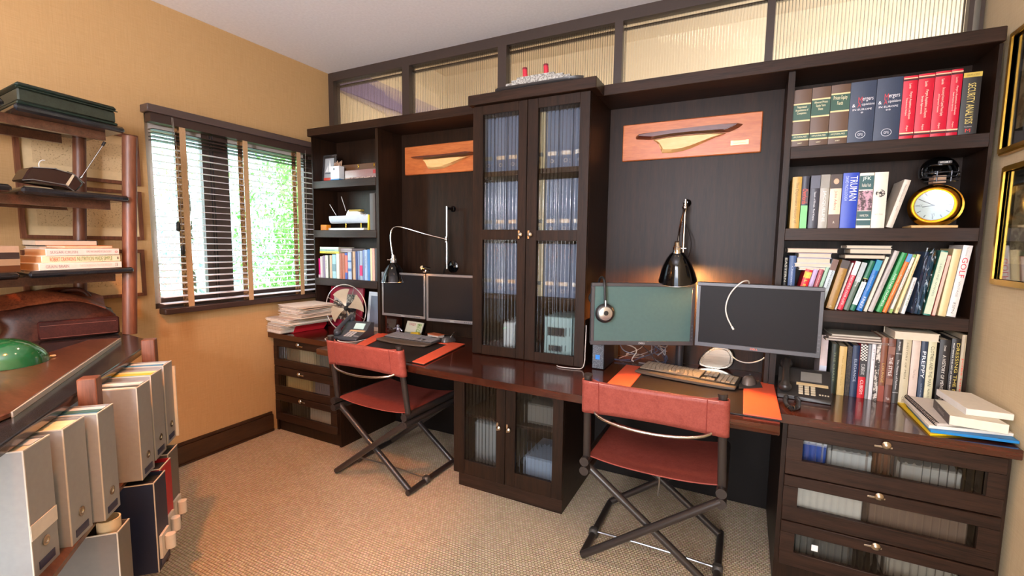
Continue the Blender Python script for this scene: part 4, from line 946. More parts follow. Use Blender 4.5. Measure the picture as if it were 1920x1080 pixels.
def flat(label, x0, x1, y0, y1, z, th, col, grp, pages_front=True, rz=0, soft=False, titles=(), bands=(), pages='cdc0aa'):
    """book lying down; long side along x"""
    cx, cy = (x0+x1)/2, (y0+y1)/2
    t = T('book', label, 'book', (cx, cy, z), (0, 0, rz), grp); W, D = x1-x0, y1-y0; c = .0022
    mat = pm(col, .45)
    yc = (-D/2, D/2)
    b = B().box(-W/2, W/2, -D/2, D/2, 0, c).box(-W/2, W/2, -D/2, D/2, th-c, th)
    if pages_front: b.box(-W/2, W/2, D/2-c, D/2, c, th-c)
    else: b.box(-W/2, W/2, -D/2, -D/2+c, c, th-c)
    b.build('cover', mat, t, world=False)
    B().box(-W/2+.003, W/2-.003, -D/2+(.003 if pages_front else c), D/2-(c if pages_front else .003), c, th-c).build('page_block', pm(pages, .8), t, world=False)
    for f0, f1, bc in bands: B().box(-W/2+f0*W, -W/2+f1*W, -D/2-.0005, -D/2+.001, .0005, th-.0005).build('spine_band', pm(bc, .45), t, world=False)
    for s, f0, f1, tc, wf in titles: text(t, s, frame((-W/2+(f0+f1)/2*W, -D/2-.001, th/2), (1, 0, 0), (0, 0, 1)), (f1-f0)*W, th*wf, pm(tc, .5), world=False)
    return t
# -- top shelf, right bookcase
Z1, YF = SH[0], -.228; g1 = 'books on the top shelf of the right bookcase'
GO, GR = 'd8c48e', '1f4a3a'
def A1(X, Y): return 1460+X*.20833, 100+Y*.20833
for i, (X, Xt, Y, X2, lab, tt) in enumerate(((106, 130, 335, 266, 'leftmost of the three thick brown volumes with green labels', 'Negotiated\nAcquisitions of\nCompanies'), (270, 302, 312, 437, 'middle one of the three thick brown volumes with green labels', 'Advanced Private\nEquity Term\nSheets'), (440, 472, 290, 611, 'rightmost of the three thick brown volumes with green labels', 'Private Equity\nFunds'))):
    u, v = A1(X, Y); f = (.24, .19, .14)[i]
    book(lab, u, 0, v, (X2-X)*.20833, Z1, YF, '59402f', g1, lean=False, d=.18, bands=((f, f+.025, GO), (f+.025, f+.29-.0, GR), (f+.29, f+.315, GO), (.77, .79, GO), (.79, .865, GR), (.865, .89, GO)),
         titles=((tt, f+.045, f+.20, 'e9dfb4', .72, 'h'), ('LAW JOURNAL PRESS', .81, .845, 'e9dfb4', .75, 'h'), ('2007', .925, .945, 'e9dfb4', .25, 'h')))
for i, (X, Y, X2, lab) in enumerate(((613, 265, 842, 'left one of the two thick navy volumes with white lettering'), (846, 232, 1077, 'right one of the two thick navy volumes with white lettering'))):
    u, v = A1(X, Y)
    t = book(lab, u, 0, v, (X2-X)*.20833, Z1, YF, '29364d', g1, lean=False, d=.18, titles=(('M', .25, .35, 'b3303c', .16, .40, 'h'), ('ergers', .27, .335, 'e8e8ec', .42, .70, 'h'), ('&', .36, .41, 'e8e8ec', .13, .16, 'h'), ('A', .34, .42, 'b3303c', .14, .38, 'h'), ('cquisitions', .355, .405, 'e8e8ec', .50, .72, 'h'), ('IN EUROPE', .44, .47, 'e8e8ec', .75, 'h'), (('*', '**')[i], .49, .52, 'e8e8ec', (.10, .2)[i], 'h'), ('GFG', .845, .885, 'dfe2ea', .2, 'h')))
    th = (XA(u+(X2-X)*.20833, YF, Z1)-XA(u, YF, Z1)); h = ZA(v, XA(u, YF, Z1), YF)-Z1
    B().tube([(th/2+.017*math.cos(a*PI/12), -.001, h*.135+.015*math.sin(a*PI/12)) for a in range(24)], .001, 5, closed=True).build('emblem_ring', pm('dfe2ea', .4), t, world=False)
reds = ['leftmost', 'second from the left', 'third from the left', 'rightmost']
for i, (X, Xt, Y, X2) in enumerate(((1080, 1130, 210, 1207), (1212, 1270, 190, 1357), (1361, 1415, 168, 1500), (1503, 1562, 148, 1606))):
    u, v = A1(X, Y)
    book(reds[i]+' of the four bright red law books', u, 0, v, (X2-X)*.20833, Z1, YF, 'c4122f', g1, lean=False, d=.18, bands=((.03, .045, 'e8c9a0'), (.05, .075, '3a0d14'), (.89, .91, 'e8c9a0'), (.915, .94, '3a0d14')),
         titles=((('Mergers, Acquisitions, and Buyouts', 'Mergers, Acquisitions, and Buyouts', 'Structuring Venture Capital, Private Equity', 'Mergers, Acquisitions, and Buyouts')[i], .25, .68, 'f2dcc8', .22, .58), (('Transactional Analysis', 'Sample Agreements', 'and Entrepreneurial Transactions', 'Sample Acquisition Agreements')[i], .34, .62, 'f2dcc8', .16, .32), ('Levin', .12, .2, 'f2dcc8', .18), ('Aspen', .78, .87, 'f2dcc8', .18)))
u, v = A1(1612, 180)
book('black book with gold title at the right end of the red law books', u, 0, v, 168*.20833, Z1, YF, '23211e', g1, lean=False, d=.17, bands=((0, .075, 'c9ac4e'),), titles=(('SECURITY ANALYSIS', .17, .82, 'd8c06a', .42), ('GRAHAM & DODD', .022, .055, '5a4a1c', .7, 'h'), ('McGRAW', .86, .875, 'd8d8d8', .4, 'h'), ('M', .90, .955, 'd23a35', .28, 'h')))
# -- second shelf, right bookcase
Z2 = SH[1]; g2 = 'books on the second shelf of the right bookcase'
def A2(X, Y): return 1460+X*.20833, 280+Y*.20833
R2 = [(97, 250, 181, 'bb9648', 'gold book at the left end of the second shelf in the right bookcase', (('The Diplomatic History of', .1, .9, '7a5c22', .4),), ()),
      (184, 243, 247, '2b2e3c', 'slim book with dark top, red lettering and bright green lower spine', (('Overlords', .24, .53, 'd8452e', .7),), ((.56, 1, '72c275'), (.25, .53, '3a1c20'))),
      (260, 238, 345, '33343f', 'charcoal book with thin white lettering beside the green-spined one', (('Team of Rivals  Paul Keyes', .3, .85, 'd9d9dd', .26),), ((.0, .24, '4b4d5c'),)),
      (349, 230, 431, 'a9a59a', 'silver grey photographic book with tall faint capitals', (('JACQUELINE', .3, .88, 'e4e2da', .4),), ((0, .25, '8b877d'),)),
      (437, 228, 541, 'e3cdb0', 'cream and brown book with a painted portrait at the top of the spine', (('John Adams', .3, .66, 'c0604a', .3), ('A', .86, .91, 'e8d8c0', .16, 'h')), ((0, .26, '3a2a22'), (.74, 1, '5e4337'))),
      (547, 215, 690, '1b3fae', 'bright blue book with one large white word down its spine', (('TRUMAN', .06, .5, 'f0f2fa', .46, .68), ('DAVID McCULLOUGH', .06, .5, 'b9c8f2', .2, .25)), ()),
      (694, 215, 822, 'e6e0d0', 'white and teal book with a photograph of a man on its spine', (('JFK', .07, .15, 'd8e6dc', .6, 'h'), ('Reckless Youth', .19, .25, 'e6e0d0', .62, 'h'), ('HAMILTON', .75, .79, 'e6e0d0', .6, 'h')), ((.05, .30, '1f5052'), (.32, .68, pattern('portrait_print', 'c39aa8', '4a3a3c', 40)), (.69, .83, '1f5052'), (.855, .95, '1f5052'))),
      (826, 207, 950, 'e2d8c6', 'thick cream book with a round black eagle emblem on its spine', (('NOT FEAR', .74, .765, 'a59a88', .6, 'h'),), ())]
for X, Y, X2, col, lab, tt, bd in R2:
    u, v = A2(X, Y); t = book(lab, u, 0, v, (X2-X)*.20833, Z2, YF, col, g2, lean=False, d=.165, titles=tt, bands=bd)
    if X == 437:
        h = ZA(v, XA(u, YF, Z2), YF)-Z2; th = XA(u+21, YF, Z2)-XA(u, YF, Z2)
        B().sph((th*.5, -.0006, h*.87), .01, (1, .08, 1.25)).build('portrait_face', pm('d9a98a', .6), t, world=False)
    if X == 826:
        h = ZA(v, XA(u, YF, Z2), YF)-Z2; th = XA(u+25.8, YF, Z2)-XA(u, YF, Z2)
        B().lathe([(.0165, 0), (.0165, .001), (0, .001)], 24, frame((th/2, -.0001, h*.62), (1, 0, 0), (0, 0, 1))).build('emblem', pattern('eagle_emblem', 'd8d0c0', '2b2723', 90), t, world=False)
book('cream book leaning against the brass clock', *A2(962, 0)[:1], *A2(1130, 282), 62*.20833, Z2, YF+.01, 'cfc3b2', g2, d=.16, titles=(('Memoirs of the Road', .1, .45, '7d7468', .25), ('Anchor', .55, .65, '7d7468', .2)))
# -- third shelf
Z3, Y3 = SH[2], -.225; g3 = 'leaning books on the third shelf of the right bookcase'
def A3(X, Y): return 1450+X*.21354, 440+Y*.21354
def base3(X): return 1450+X*.21354
SL = [(172, 238, 280, 312, 'e0202f', 'red and yellow book leaning behind the right wide monitor', (('BILL BRYSON', .1, .9, 'f4d23c', .4),), ((.06, .22, 'e8a91f'),)),
      (240, 283, 352, 308, 'b9a3c8', 'lilac book leaning beside the red and yellow one', (), ()),
      (285, 328, 402, 308, 'a8525e', 'rose red book leaning beside the lilac one', (('Italian Days', .15, .8, 'e6c8b8', .35),), ()),
      (330, 370, 460, 290, '9dbfa8', 'mint green book leaning beside the rose red one', (), ()),
      (374, 430, 520, 222, 'b8c4c8', 'glossy pale blue-grey book half hidden by the right wide monitor', (('JAMES BEARD', .2, .6, '3c4448', .3),), ((0, .22, '6b4a3c'),)),
      (455, 530, 600, 232, '9c7434', 'wide golden brown glossy book with portrait at the top', (('IN THE GARDEN', .25, .6, 'c9a860', .22), ('n', .93, .97, 'e8d8a8', .2, 'h')), ((0, .16, '3a2c28'),)),
      (535, 554, 690, 250, 'e4dcd8', 'thin white book leaning beside the golden brown one', (('Patrick Robertson', .2, .7, 'a05048', .4),), ()),
      (557, 606, 720, 240, 'd23648', 'red book with white upper spine', (('RECIPES FOR LIFE', .3, .9, 'f2c8c4', .45),), ((0, .28, 'd9d8d4'),)),
      (610, 660, 775, 250, '5c6e60', 'grey-green patterned book with silver top', (('Cooking', .3, .5, 'e4e6e2', .4),), ((0, .4, 'aab4b4'),)),
      (664, 718, 850, 235, '1e6a50', 'dark green book with a long white label', (('Reunion', .38, .75, '8a9290', .4),), ((.36, .88, 'd8dcd8'), (.35, .42, 'd8cf7a'))),
      (722, 777, 905, 230, '1668b0', 'bright blue book leaning in the middle of the third shelf', (('KINLEY', .72, .95, 'e2e9f2', .5), ('Michael Pollan', .3, .6, '9cc0e0', .3)), ((0, .2, '1d8aa8'),)),
      (787, 818, 985, 200, 'cabfa8', 'beige book with dark binding edge', (), ((.0, 1, 'd3c9b4'),)),
      (824, 872, 1060, 148, 'b3aca6', 'tall grey book with pale fore edge', (('Cocktails', .3, .6, '7a746c', .25),), ()),
      (896, 948, 1125, 165, '2a8e4a', 'bright green book with white title', (('PARTNER MADNESS', .35, .9, 'd8ecd8', .4),), ()),
      (951, 1006, 1180, 175, 'e07a32', 'orange book with light blue top', (('Barolo Treasures', .35, .7, 'f2dcc0', .3),), ((0, .13, '4f8fc4'),)),
      (1010, 1056, 1245, 178, 'dfe0d0', 'white and green book beside the orange one', (('Perfect Wine', .25, .75, 'c05a50', .4),), ((.93, 1, '8aae5a'), (0, .05, '6ea04c'))),
      (1060, 1112, 1300, 178, 'e2d09a', 'cream yellow book beside the white and green one', (('Weeknights', .1, .35, '9a7a3c', .35), ('LEE', .9, .95, '5a4a2c', .4)), ()),
      (1116, 1172, 1272, 382, 'e8e6e2', 'short white book with green and black title', (('FIT FOR LIFE', .35, .78, '2f7d4c', .5), ('THE NEW DIET', .08, .32, '2b2b2b', .4)), ()),
      (1312, 1382, 1470, 145, '2e7d68', 'teal green book with a cream spine', (('LEISURE WINES', .2, .7, '7f8f78', .25),), ((.02, .98, 'c8d2b4'),)),
      (1386, 1436, 1532, 182, 'c4554a', 'coral red book beside the teal green one', (), ((.01, .99, 'd8b8a4'),)),
      (1440, 1512, 1582, 130, 'dcc48e', 'wide cream yellow book beside the tall white GOLF book', (), ()),
      (1516, 1600, 1670, 98, 'e4ddd4', 'tall white book with big red title GOLF', (('GOLF', .17, .45, 'd0202c', .62), ('The Greatest', .02, .15, '9a938c', .2), ('VINTAGE', .5, .72, '9a938c', .25), ('ESPN', .8, .95, '7d766e', .3)), ())]
rowg = []
for X, X2, Xt, Yt in sorted([q[:4] for q in SL]+[(1186, 1300, 1335, 125)]):
    x0 = XA(base3(X), Y3, Z3); p = P(*A3(Xt, Yt), 1, Y3); rowg.append([X, x0, XA(base3(X2), Y3, Z3)-x0, (p.x-x0)/(p.z-Z3), p.z-Z3])
for i in range(len(rowg)-2, -1, -1):                   # neighbours lean on each other without passing through
    X, x0, w_, ta, hz_ = rowg[i]; _, xn, wn, tn, hn = rowg[i+1]; zt_ = hz_
    over = w_+.0012+zt_*(ta-tn)-(xn-x0)
    if over > 0:
        c = min(over, .35*w_); w_ -= c; over -= c
        if over > 0: ta -= over/zt_
    rowg[i] = [X, x0, w_, ta, hz_]
geo3 = {X: (x0, w_, math.atan(ta), hz_/math.cos(math.atan(ta))) for X, x0, w_, ta, hz_ in rowg}
for X, X2, Xt, Yt, col, lab, tt, bd in SL:
    book(lab, 0, 0, 0, 1, Z3, Y3, col, g3, d=.15, titles=tt, bands=bd, gap=.0012, geo=geo3[X])
# clear bag of magazines
x0, w_, a, h = geo3[1186]; x1 = x0+w_
t = T('magazine_bundle', 'bundle of dark blue magazines in a clear plastic bag on the third shelf', 'magazines', (x1, Y3, Z3+.0005), (0, a, 0)); th = (x1-x0)*math.cos(a)-.003
for k, c in enumerate(('3a4c66', '6d8394', '2f6f7c')): B().box(-th+.004+k*(th-.006)/3, -th+.002+(k+1)*(th-.006)/3, .004, .15, .002, h*(.94-.05*k)).build('magazine', pm(c, .35), t, world=False)
rnd = random.Random(4); 
B().grid(lambda u, v: (-th-.001+(th+.001)*u, -.003-.006*math.sin(u*9+v*14)*rnd.random(), .0+v*h), 10, 16).build('bag', PLASTIC, t, world=False)
# upright books at the left end of the third shelf
u, v = A3(66, 198); book('black book with pale vertical title at the left end of the third shelf', u, 0, v, 8.6, Z3, Y3+.02, '1d1a1a', 'upright books on the third shelf', lean=False, titles=(('EASTERN', .02, .5, 'b9b29a', .5),), bands=((.62, .7, '8a6a2c'), (.75, .9, '7a1c22')))
u, v = A3(140, 185); book('blue book standing beside the black one on the third shelf', base3(112), base3(112), v, 13, Z3, Y3+.01, '3c5580', 'upright books on the third shelf', lean=False, titles=(('Chemistry', .2, .6, 'b9c4d8', .3),), bands=((.72, .9, 'cfc8c0'),))
# lying books on top of the leaning ones
g4 = 'books lying on top of the leaning row'
def lying(lst, y0, y1, grp):
    for (u0, u1, v0, v1, col, lab, pf) in lst:
        xm = (XA(u0, y0, 1.3)+XA(u1, y0, 1.3))/2; z1 = ZA(v0, xm, y0); z0 = ZA(v1, xm, y0)
        flat(lab, XA(u0, y0, z0), XA(u1, y0, z0), y0, y1, z0, z1-z0-.0006, col, grp, pf)
def L3(a, b, c, d): u0, v0 = A3(a, c); u1, v1 = A3(b, d); return u0, u1, v0, v1
lying([L3(122, 568, 120, 160)+('8a6f5a', 'tan book topmost on the left-hand pile lying above the leaning books', True), L3(215, 512, 162, 205)+('9a94b0', 'lilac grey book second in the left-hand pile lying above the leaning books', True), L3(202, 502, 206, 252)+('b9b9c2', 'white-edged book third in the left-hand pile lying above the leaning books', True),
       L3(184, 510, 252, 284)+('cfcbc8', 'thin white book fourth in the left-hand pile lying above the leaning books', True), L3(222, 462, 286, 312)+('d8d4d0', 'small white booklet lowest in the left-hand pile lying above the leaning books', True)], -.222, -.09, g4)
lying([L3(640, 1042, 95, 122)+('c9c2b4', 'white-edged book topmost of the three lying books in the middle of the third shelf', True), L3(668, 1040, 124, 170)+('3a3430', 'dark-covered book middle of the three lying books on the third shelf', True), L3(624, 985, 176, 212)+('5a4438', 'brown-covered book lowest of the three lying books on the third shelf', True)], -.222, -.09, g4)
# -- books standing on the worktop
Z4 = ZT; g5 = 'books standing on the worktop at the right'
def A4(X, Y): return 1440+X*.21875, 600+Y*.21875
B4 = [(520, 575, 205, -.235, '20291f', 'dark green and black book beside the telephone', (('THE CHASE', .15, .75, '6a7250', .3),), ()),
      (585, 648, 225, -.245, 'c2a468', 'tan cloth book with faint gilt spine', (('Man About Town', .2, .8, 'a4843f', .25),), ()),
      (652, 692, 225, -.24, '2d261f', 'narrow dark patterned book beside the tan one', (), ((0, 1, pattern('speckled_spine', '3a3027', '17120f', 120)),)),
      (695, 757, 218, -.245, '1c2e4c', 'navy book with grey title ELEGANCE', (('ELEGANCE', .26, .7, 'aab2c0', .36),), ()),
      (760, 822, 208, -.25, 'c3202b', 'book with black and white checked top and red lower spine', (('CURIEUX', .36, .56, 'd0d0cc', .5), ('CUBISM', .66, .92, 'f0d0c8', .45)), ((0, .30, pattern('check_spine', 'd8d4cc', '2b2724', 160, .5, 'check')), (.30, .6, '2b2a2a'))),
      (826, 852, 210, -.25, '8b8f92', 'plain grey book beside the red one', (), ()),
      (855, 890, 208, -.252, 'dcd8d8', 'white book beside the plain grey one', (('STYLE', .08, .3, '8a8688', .4),), ()),
      (893, 930, 205, -.255, '4a3d38', 'black and white zebra striped book', (), ((0, 1, pattern('zebra_spine', 'cfc6ba', '2a2320', 45)),)),
      (933, 986, 150, -.262, '7a4a34', 'tall brown picture book with white edge', (('LOUNGE', .4, .7, 'c9a45a', .4),), ((.75, 1, '8c4434'),)),
      (990, 1052, 162, -.262, '6a4034', 'brown striped book with white title THE STYLE', (('THE STYLE', .28, .58, 'f0e4dc', .5), ('Yale', .92, .96, 'f0e4dc', .5, 'h')), ((.12, .24, '83594a'), (.62, .72, '83594a'))),
      (1056, 1108, 158, -.262, '3b3836', 'dark grey book with thin white cross lines', (('Images', .05, .18, 'e8e4e0', .4), ('The Makers of Fashion', .32, .78, 'd8d4d0', .32)), ((.23, .235, 'd8d4d0'), (.83, .835, 'd8d4d0'))),
      (1112, 1184, 165, -.258, 'c3b697', 'beige book beside the dark grey one', (('HISTORY OF MEN', .05, .6, '6a5f48', .22), ('Clio', .88, .97, '6a5f48', .25)), ()),
      (1190, 1262, 170, -.256, 'cdb9aa', 'pale pinkish cloth book left of the navy PREPPY book', (('Paul Keers', .45, .6, 'a08c80', .3),), ()),
      (1268, 1322, 178, -.254, '2c3a4e', 'navy book with white title PREPPY', (('PREPPY', .16, .57, 'e8ecf0', .55), ('CULTIVATING IVY', .65, .92, '9fb0c4', .22)), ()),
      (1326, 1396, 178, -.254, 'cdc6a2', 'cream book titled CLOTHES AND THE MAN', (('CLOTHES AND THE MAN', .08, .68, '3a3628', .42), ('ALAN FLUSSER', .72, .95, '6a6450', .25)), ()),
      (1420, 1512, 168, -.25, '24201e', 'black book titled A HISTORY OF MENS FASHION', (('A HISTORY OF MENS FASHION', .22, .95, 'dcd6cc', .32), ('Chenoune', .08, .16, 'dcd6cc', .2)), ()),
      (1518, 1596, 160, -.25, '201c1a', 'black book with gold title DRESSING THE MAN', (('DRESSING THE MAN', .06, .9, 'c9b458', .36, .7), ('MASTERING THE ART OF PERMANENT FASHION', .06, .9, 'dcd6cc', .16, .22)), ()),
      (1600, 1640, 128, -.252, 'ab9d84', 'greige book with red title at the right end of the worktop row', (('JOBS HERO', .3, .85, 'dc4a38', .45),), ())]
for X, X2, Y, yf, col, lab, tt, bd in B4:
    ub = 1440+X*.21875; _, v = A4(X, Y); z_ = Z4
    book(lab, ub, 0, v+0, (X2-X)*.21875, z_, yf, col, g5, lean=False, d=.2, titles=tt, bands=bd)
# pale board at left behind the telephone
book('tall white and pink book behind the telephone and the right wide monitor', 1533, 0, 628, 13.5, Z4, -.20, 'd8c4c0', g5, lean=False, d=.17, bands=((.55, 1, 'c8ccd8'),))
g6 = 'magazines lying on the worktop books'
def L4(a, b, c, d): u0, v0 = A4(a, c); u1, v1 = A4(b, d); return u0, u1, v0, v1
def lying4(u0, u1, v0, v1, y0, y1, col, lab, rz=0, pf=True, pages='cdc0aa'):
    xm = (XA(u0, y0, 1.03)+XA(u1, y0, 1.03))/2; z1 = ZA(v0, xm, y0); z0 = ZA(v1, xm, y0)
    flat(lab, XA(u0, y0, z0), XA(u1, y0, z0), y0, y1, z0, max(.006, z1-z0-.0006), col, g6, pf, rz, pages=pages)
zt4 = max(ZA(A4(0, Y)[1], XA(1440+X*.21875, yf, 1.0), yf) for X, X2, Y, yf, *_ in B4[:8])
for k, (w_, col, lab) in enumerate(((.245, '6d625c', 'grey magazine lowest of the three lying above the ELEGANCE book'), (.235, '8d7a6c', 'brownish magazine middle of the three lying above the ELEGANCE book'), (.225, '9a9484', 'pale magazine topmost of the three lying above the ELEGANCE book'))):
    xa = XA(A4(490, 0)[0], -.26, zt4); flat(lab, xa+.01*k, xa+w_+.01*k, -.262+.012*k, -.09, zt4+.0008+k*.0095, .009, col, g6, True, .03*k, pages='cfc4b4')
zc4 = max(ZA(A4(0, Y)[1], XA(1440+X*.21875, yf, 1.0), yf) for X, X2, Y, yf, *_ in B4[11:15])
flat('thick cream book lying across the beige and PREPPY books', XA(A4(1082, 0)[0], -.27, zc4), XA(A4(1472, 0)[0], -.27, zc4), -.268, -.10, zc4+.0008, .032, 'd8ccb4', g6, True)
# -- pile at the front right corner of the worktop
g7 = 'pile of papers and books at the front corner of the right worktop'
def rect_on(z, q): return [P(u, v, 2, z) for u, v in q]
def slabq(name, label, cat, q, z, th, mat, bev=.001, part='cover', fit=True):
    pts = [P(u, v, 2, z+th) for u, v in q]
    pts = [Vector((min(p.x, XR-.004), min(p.y, -.258), 0)) for p in pts]
    t = T(name, label, cat, (sum(p.x for p in pts)/4, sum(p.y for p in pts)/4, z), 0, g7)
    B().prism([(p.x, p.y) for p in pts], th, Matrix.Translation((0, 0, z)), bev=bev).build(part, mat, t); return t, pts
z = ZT+.0006
slabq('folder', 'yellow folder lowest in the pile at the front of the right worktop', 'folder', ((1744, 814), (1682, 753), (1775, 742), (1850, 815)), z, .006, pm('f0c818', .45)); z += .0066
slabq('folder', 'bright blue folder in the pile at the front of the right worktop', 'folder', ((1745, 806), (1700, 758), (1860, 768), (1915, 828)), z, .010, pm('1f7fc0', .4)); z += .0106
t, pts = slabq('notepad', 'stack of white papers in the pile at the front of the right worktop', 'papers', ((1742, 797), (1694, 748), (1862, 764), (1925, 816)), z, .012, PAPER); z += .0126
t, pts = slabq('spiral_notebook', 'spiral bound notebook with black coil on the pile at the front of the right worktop', 'notebook', ((1757, 794), (1699, 741), (1790, 748), (1850, 795)), z, .010, pm('d8cdc2', .6))
a, b_ = pts[0], pts[1]; cp = B(); zc = z+.007
for k in range(27):
    c0 = a.lerp(b_, (k+.5)/27); n_ = (b_-a).normalized().cross(Vector((0, 0, 1)))
    cp.tube([Vector((c0.x, c0.y, zc))+n_*(.0075*math.cos(w*PI/6))+Vector((0, 0, .0075*math.sin(w*PI/6))) for w in range(12)], .0013, 5, closed=True)
cp.build('coil', BLACKP, t); z += .0106
t, pts = slabq('book', 'thick dark grey book with pale pages on the front pile of the right worktop', 'book', ((1781, 779), (1752, 748), (1842, 768), (1893, 797)), z, .0335, pm('dcd4c0', .7), part='page_block')
a, b_ = pts[0], pts[1]; ax = (b_-a).normalized(); nn = ax.cross(Vector((0, 0, 1))); 
if nn.dot(Vector((-1, 0, 0))) < 0: nn = -nn
B().prism([((a+nn*.0015).x, (a+nn*.0015).y), ((b_+nn*.0015).x, (b_+nn*.0015).y), (b_.x, b_.y), (a.x, a.y)], .0335, Matrix.Translation((0, 0, z))).build('spine', pm('4f4a4a', .45), t)
mid = (a+b_)/2+nn*.002; text(t, 'THINKING', frame((mid.x, mid.y, z+.017), b_-a if (b_-a).cross(Vector((0, 0, 1))).dot(nn) > 0 else a-b_, (0, 0, 1)), .09, .014, pm('b9b2ac', .5)); z += .0341
t, pts = slabq('book', 'white softback book with curled cover topmost on the front pile of the right worktop', 'book', ((1813, 766), (1757, 729), (1822, 737), (1903, 777)), z, .024, pm('e6dccb', .6), bev=.002)
a, b_ = pts[0], pts[1]; nn = (b_-a).normalized().cross(Vector((0, 0, 1)))
if nn.dot(Vector((-1, 0, 0))) < 0: nn = -nn
B().prism([((a+nn*.001).x, (a+nn*.001).y), ((b_+nn*.001).x, (b_+nn*.001).y), (b_.x, b_.y), (a.x, a.y)], .0235, Matrix.Translation((0, 0, z))).build('spine', pm('f0ede8', .4), t)

# -- brass ship's clock, mini football helmet
cx = XA(1752, -.19, Z2+.1); zc = ZA(385, cx, -.19); t = T('ships_clock', 'polished brass ship\'s clock on a pale wooden block on the second shelf', 'clock', (cx, -.16, Z2))
d = (CAM-Vector((cx, -.19, zc))); d.z *= .2; d.normalize(); d = Matrix.Rotation(math.radians(-3.2), 3, 'Z') @ d; xax = Vector((0, 0, 1)).cross(d).normalized(); yax = d.cross(xax)
M = frame((cx, -.185, zc), xax, yax); R0 = .086
prof = [(.060, -.075), (R0*1.06, -.075), (R0*1.06, -.062), (.070, -.055), (.068, -.015), (R0*.98, -.004), (R0, .003), (R0*.95, .012), (R0*.85, .017), (R0*.78, .014), (R0*.74, .020), (R0*.70, .010)]
B().lathe(prof, 56, M).build('case', BRASS, t); fc_ = B().lathe([(R0*.71, .0105), (0, .0106)], 48, M).build('dial', pm('ccd3d1', .5), t)
ink = pm('3b4148', .5)
for k in range(12):
    a = PI/2-k*PI/6; B().box(-.0015, .0015, -.006, .006, 0, .0006, M=M @ Matrix.Translation((R0*.60*math.cos(a), R0*.60*math.sin(a), .0108)) @ Matrix.Rotation(a-PI/2, 4, 'Z')).build('hour_mark', ink, fc_)
text(fc_, 'II', M @ Matrix.Translation((R0*.38, R0*.24, .0112)), .006, .009, ink); text(fc_, 'XII', M @ Matrix.Translation((0, R0*.46, .0112)), .013, .011, ink); text(fc_, 'IX', M @ Matrix.Translation((-R0*.46, 0, .0112)), .011, .011, ink); text(fc_, 'VI', M @ Matrix.Translation((0, -R0*.46, .0112)), .011, .011, ink)
for a, l in ((math.radians(150), .052), (math.radians(190), .036)): B().box(-.004, l, -.0016, .0016, 0, .0008, M=M @ Matrix.Translation((0, 0, .0118)) @ Matrix.Rotation(a, 4, 'Z')).build('hand', BLACKP, t)
B().lathe([(R0*.72, .0165), (0, .0166)], 48, M).build('lens', PANE, t)
zb = zc-R0-.002
B().box(cx-.075, cx+.075, -.215, -.085, Z2+.0005, max(Z2+.012, zb+.004), bev=.002).build('wooden_block', PALEWOOD, t)
hc = P(1762, 324, 1, -.17); t = T('football_helmet', 'miniature black football helmet resting on top of the brass clock', 'helmet', (hc.x, -.17, zc+R0))
Rh = .064; hzb = zc+.094; hcz = hzb+.050; hy = -.150
def shell(a, c):
    th = 2*PI*a; ph = c*PI*.66; r = math.sin(ph); x = Rh*r*math.cos(th); y = Rh*1.12*r*math.sin(th); z_ = Rh*.95*math.cos(ph)
    return (hc.x+x, hy+y, hcz+z_)
hb2 = B().grid(shell, 36, 16)
bmesh.ops.delete(hb2.bm, geom=[f for f in hb2.bm.faces if f.calc_center_median().y < hy-Rh*.42 and f.calc_center_median().z < hcz+Rh*.25], context='FACES')
sh_o = hb2.build('shell', BLACKG, t); md_ = sh_o.modifiers.new('thick', 'SOLIDIFY'); md_.thickness = .004
fm = B()
for zz, r in ((-.012, 1.22), (-.03, 1.26), (-.046, 1.18)): fm.tube([(hc.x+Rh*1.0*r*.86*math.sin(a*PI/10*.62-.31*PI), hy-Rh*r*math.cos(a*PI/10*.62-.31*PI), hcz+zz) for a in range(11)], .0028, 7)
for sx in (-.5, .5): fm.tube([(hc.x+sx*.045, hy-Rh*1.18, hcz-.008), (hc.x+sx*.045, hy-Rh*1.12, hcz-.05)], .0028, 7)
fm.tube([(hc.x-Rh*.95, hy-.02, hcz-.03), (hc.x-Rh*.8, hy-.055, hcz-.02)], .0028, 7).tube([(hc.x+Rh*.95, hy-.02, hcz-.03), (hc.x+Rh*.8, hy-.055, hcz-.02)], .0028, 7)
fm.build('face_mask', pm('3b3b3e', .25, .5), t)
hb_ = B().box(hc.x-.022, hc.x+.022, hy-Rh*1.10, hy-Rh*1.06, hcz+.022, hcz+.034, bev=.002).build('front_bumper', pm('4a4a4c', .4), t); text(hb_, 'SPORT', FRONT(hc.x, hy-Rh*1.105, hcz+.028), .032, .007, WHITE)
B().box(hc.x-.02, hc.x+.02, hy-.03, hy+.03, zc+.0935, hcz-.02).build('liner', pm('c9a68a', .7), t)

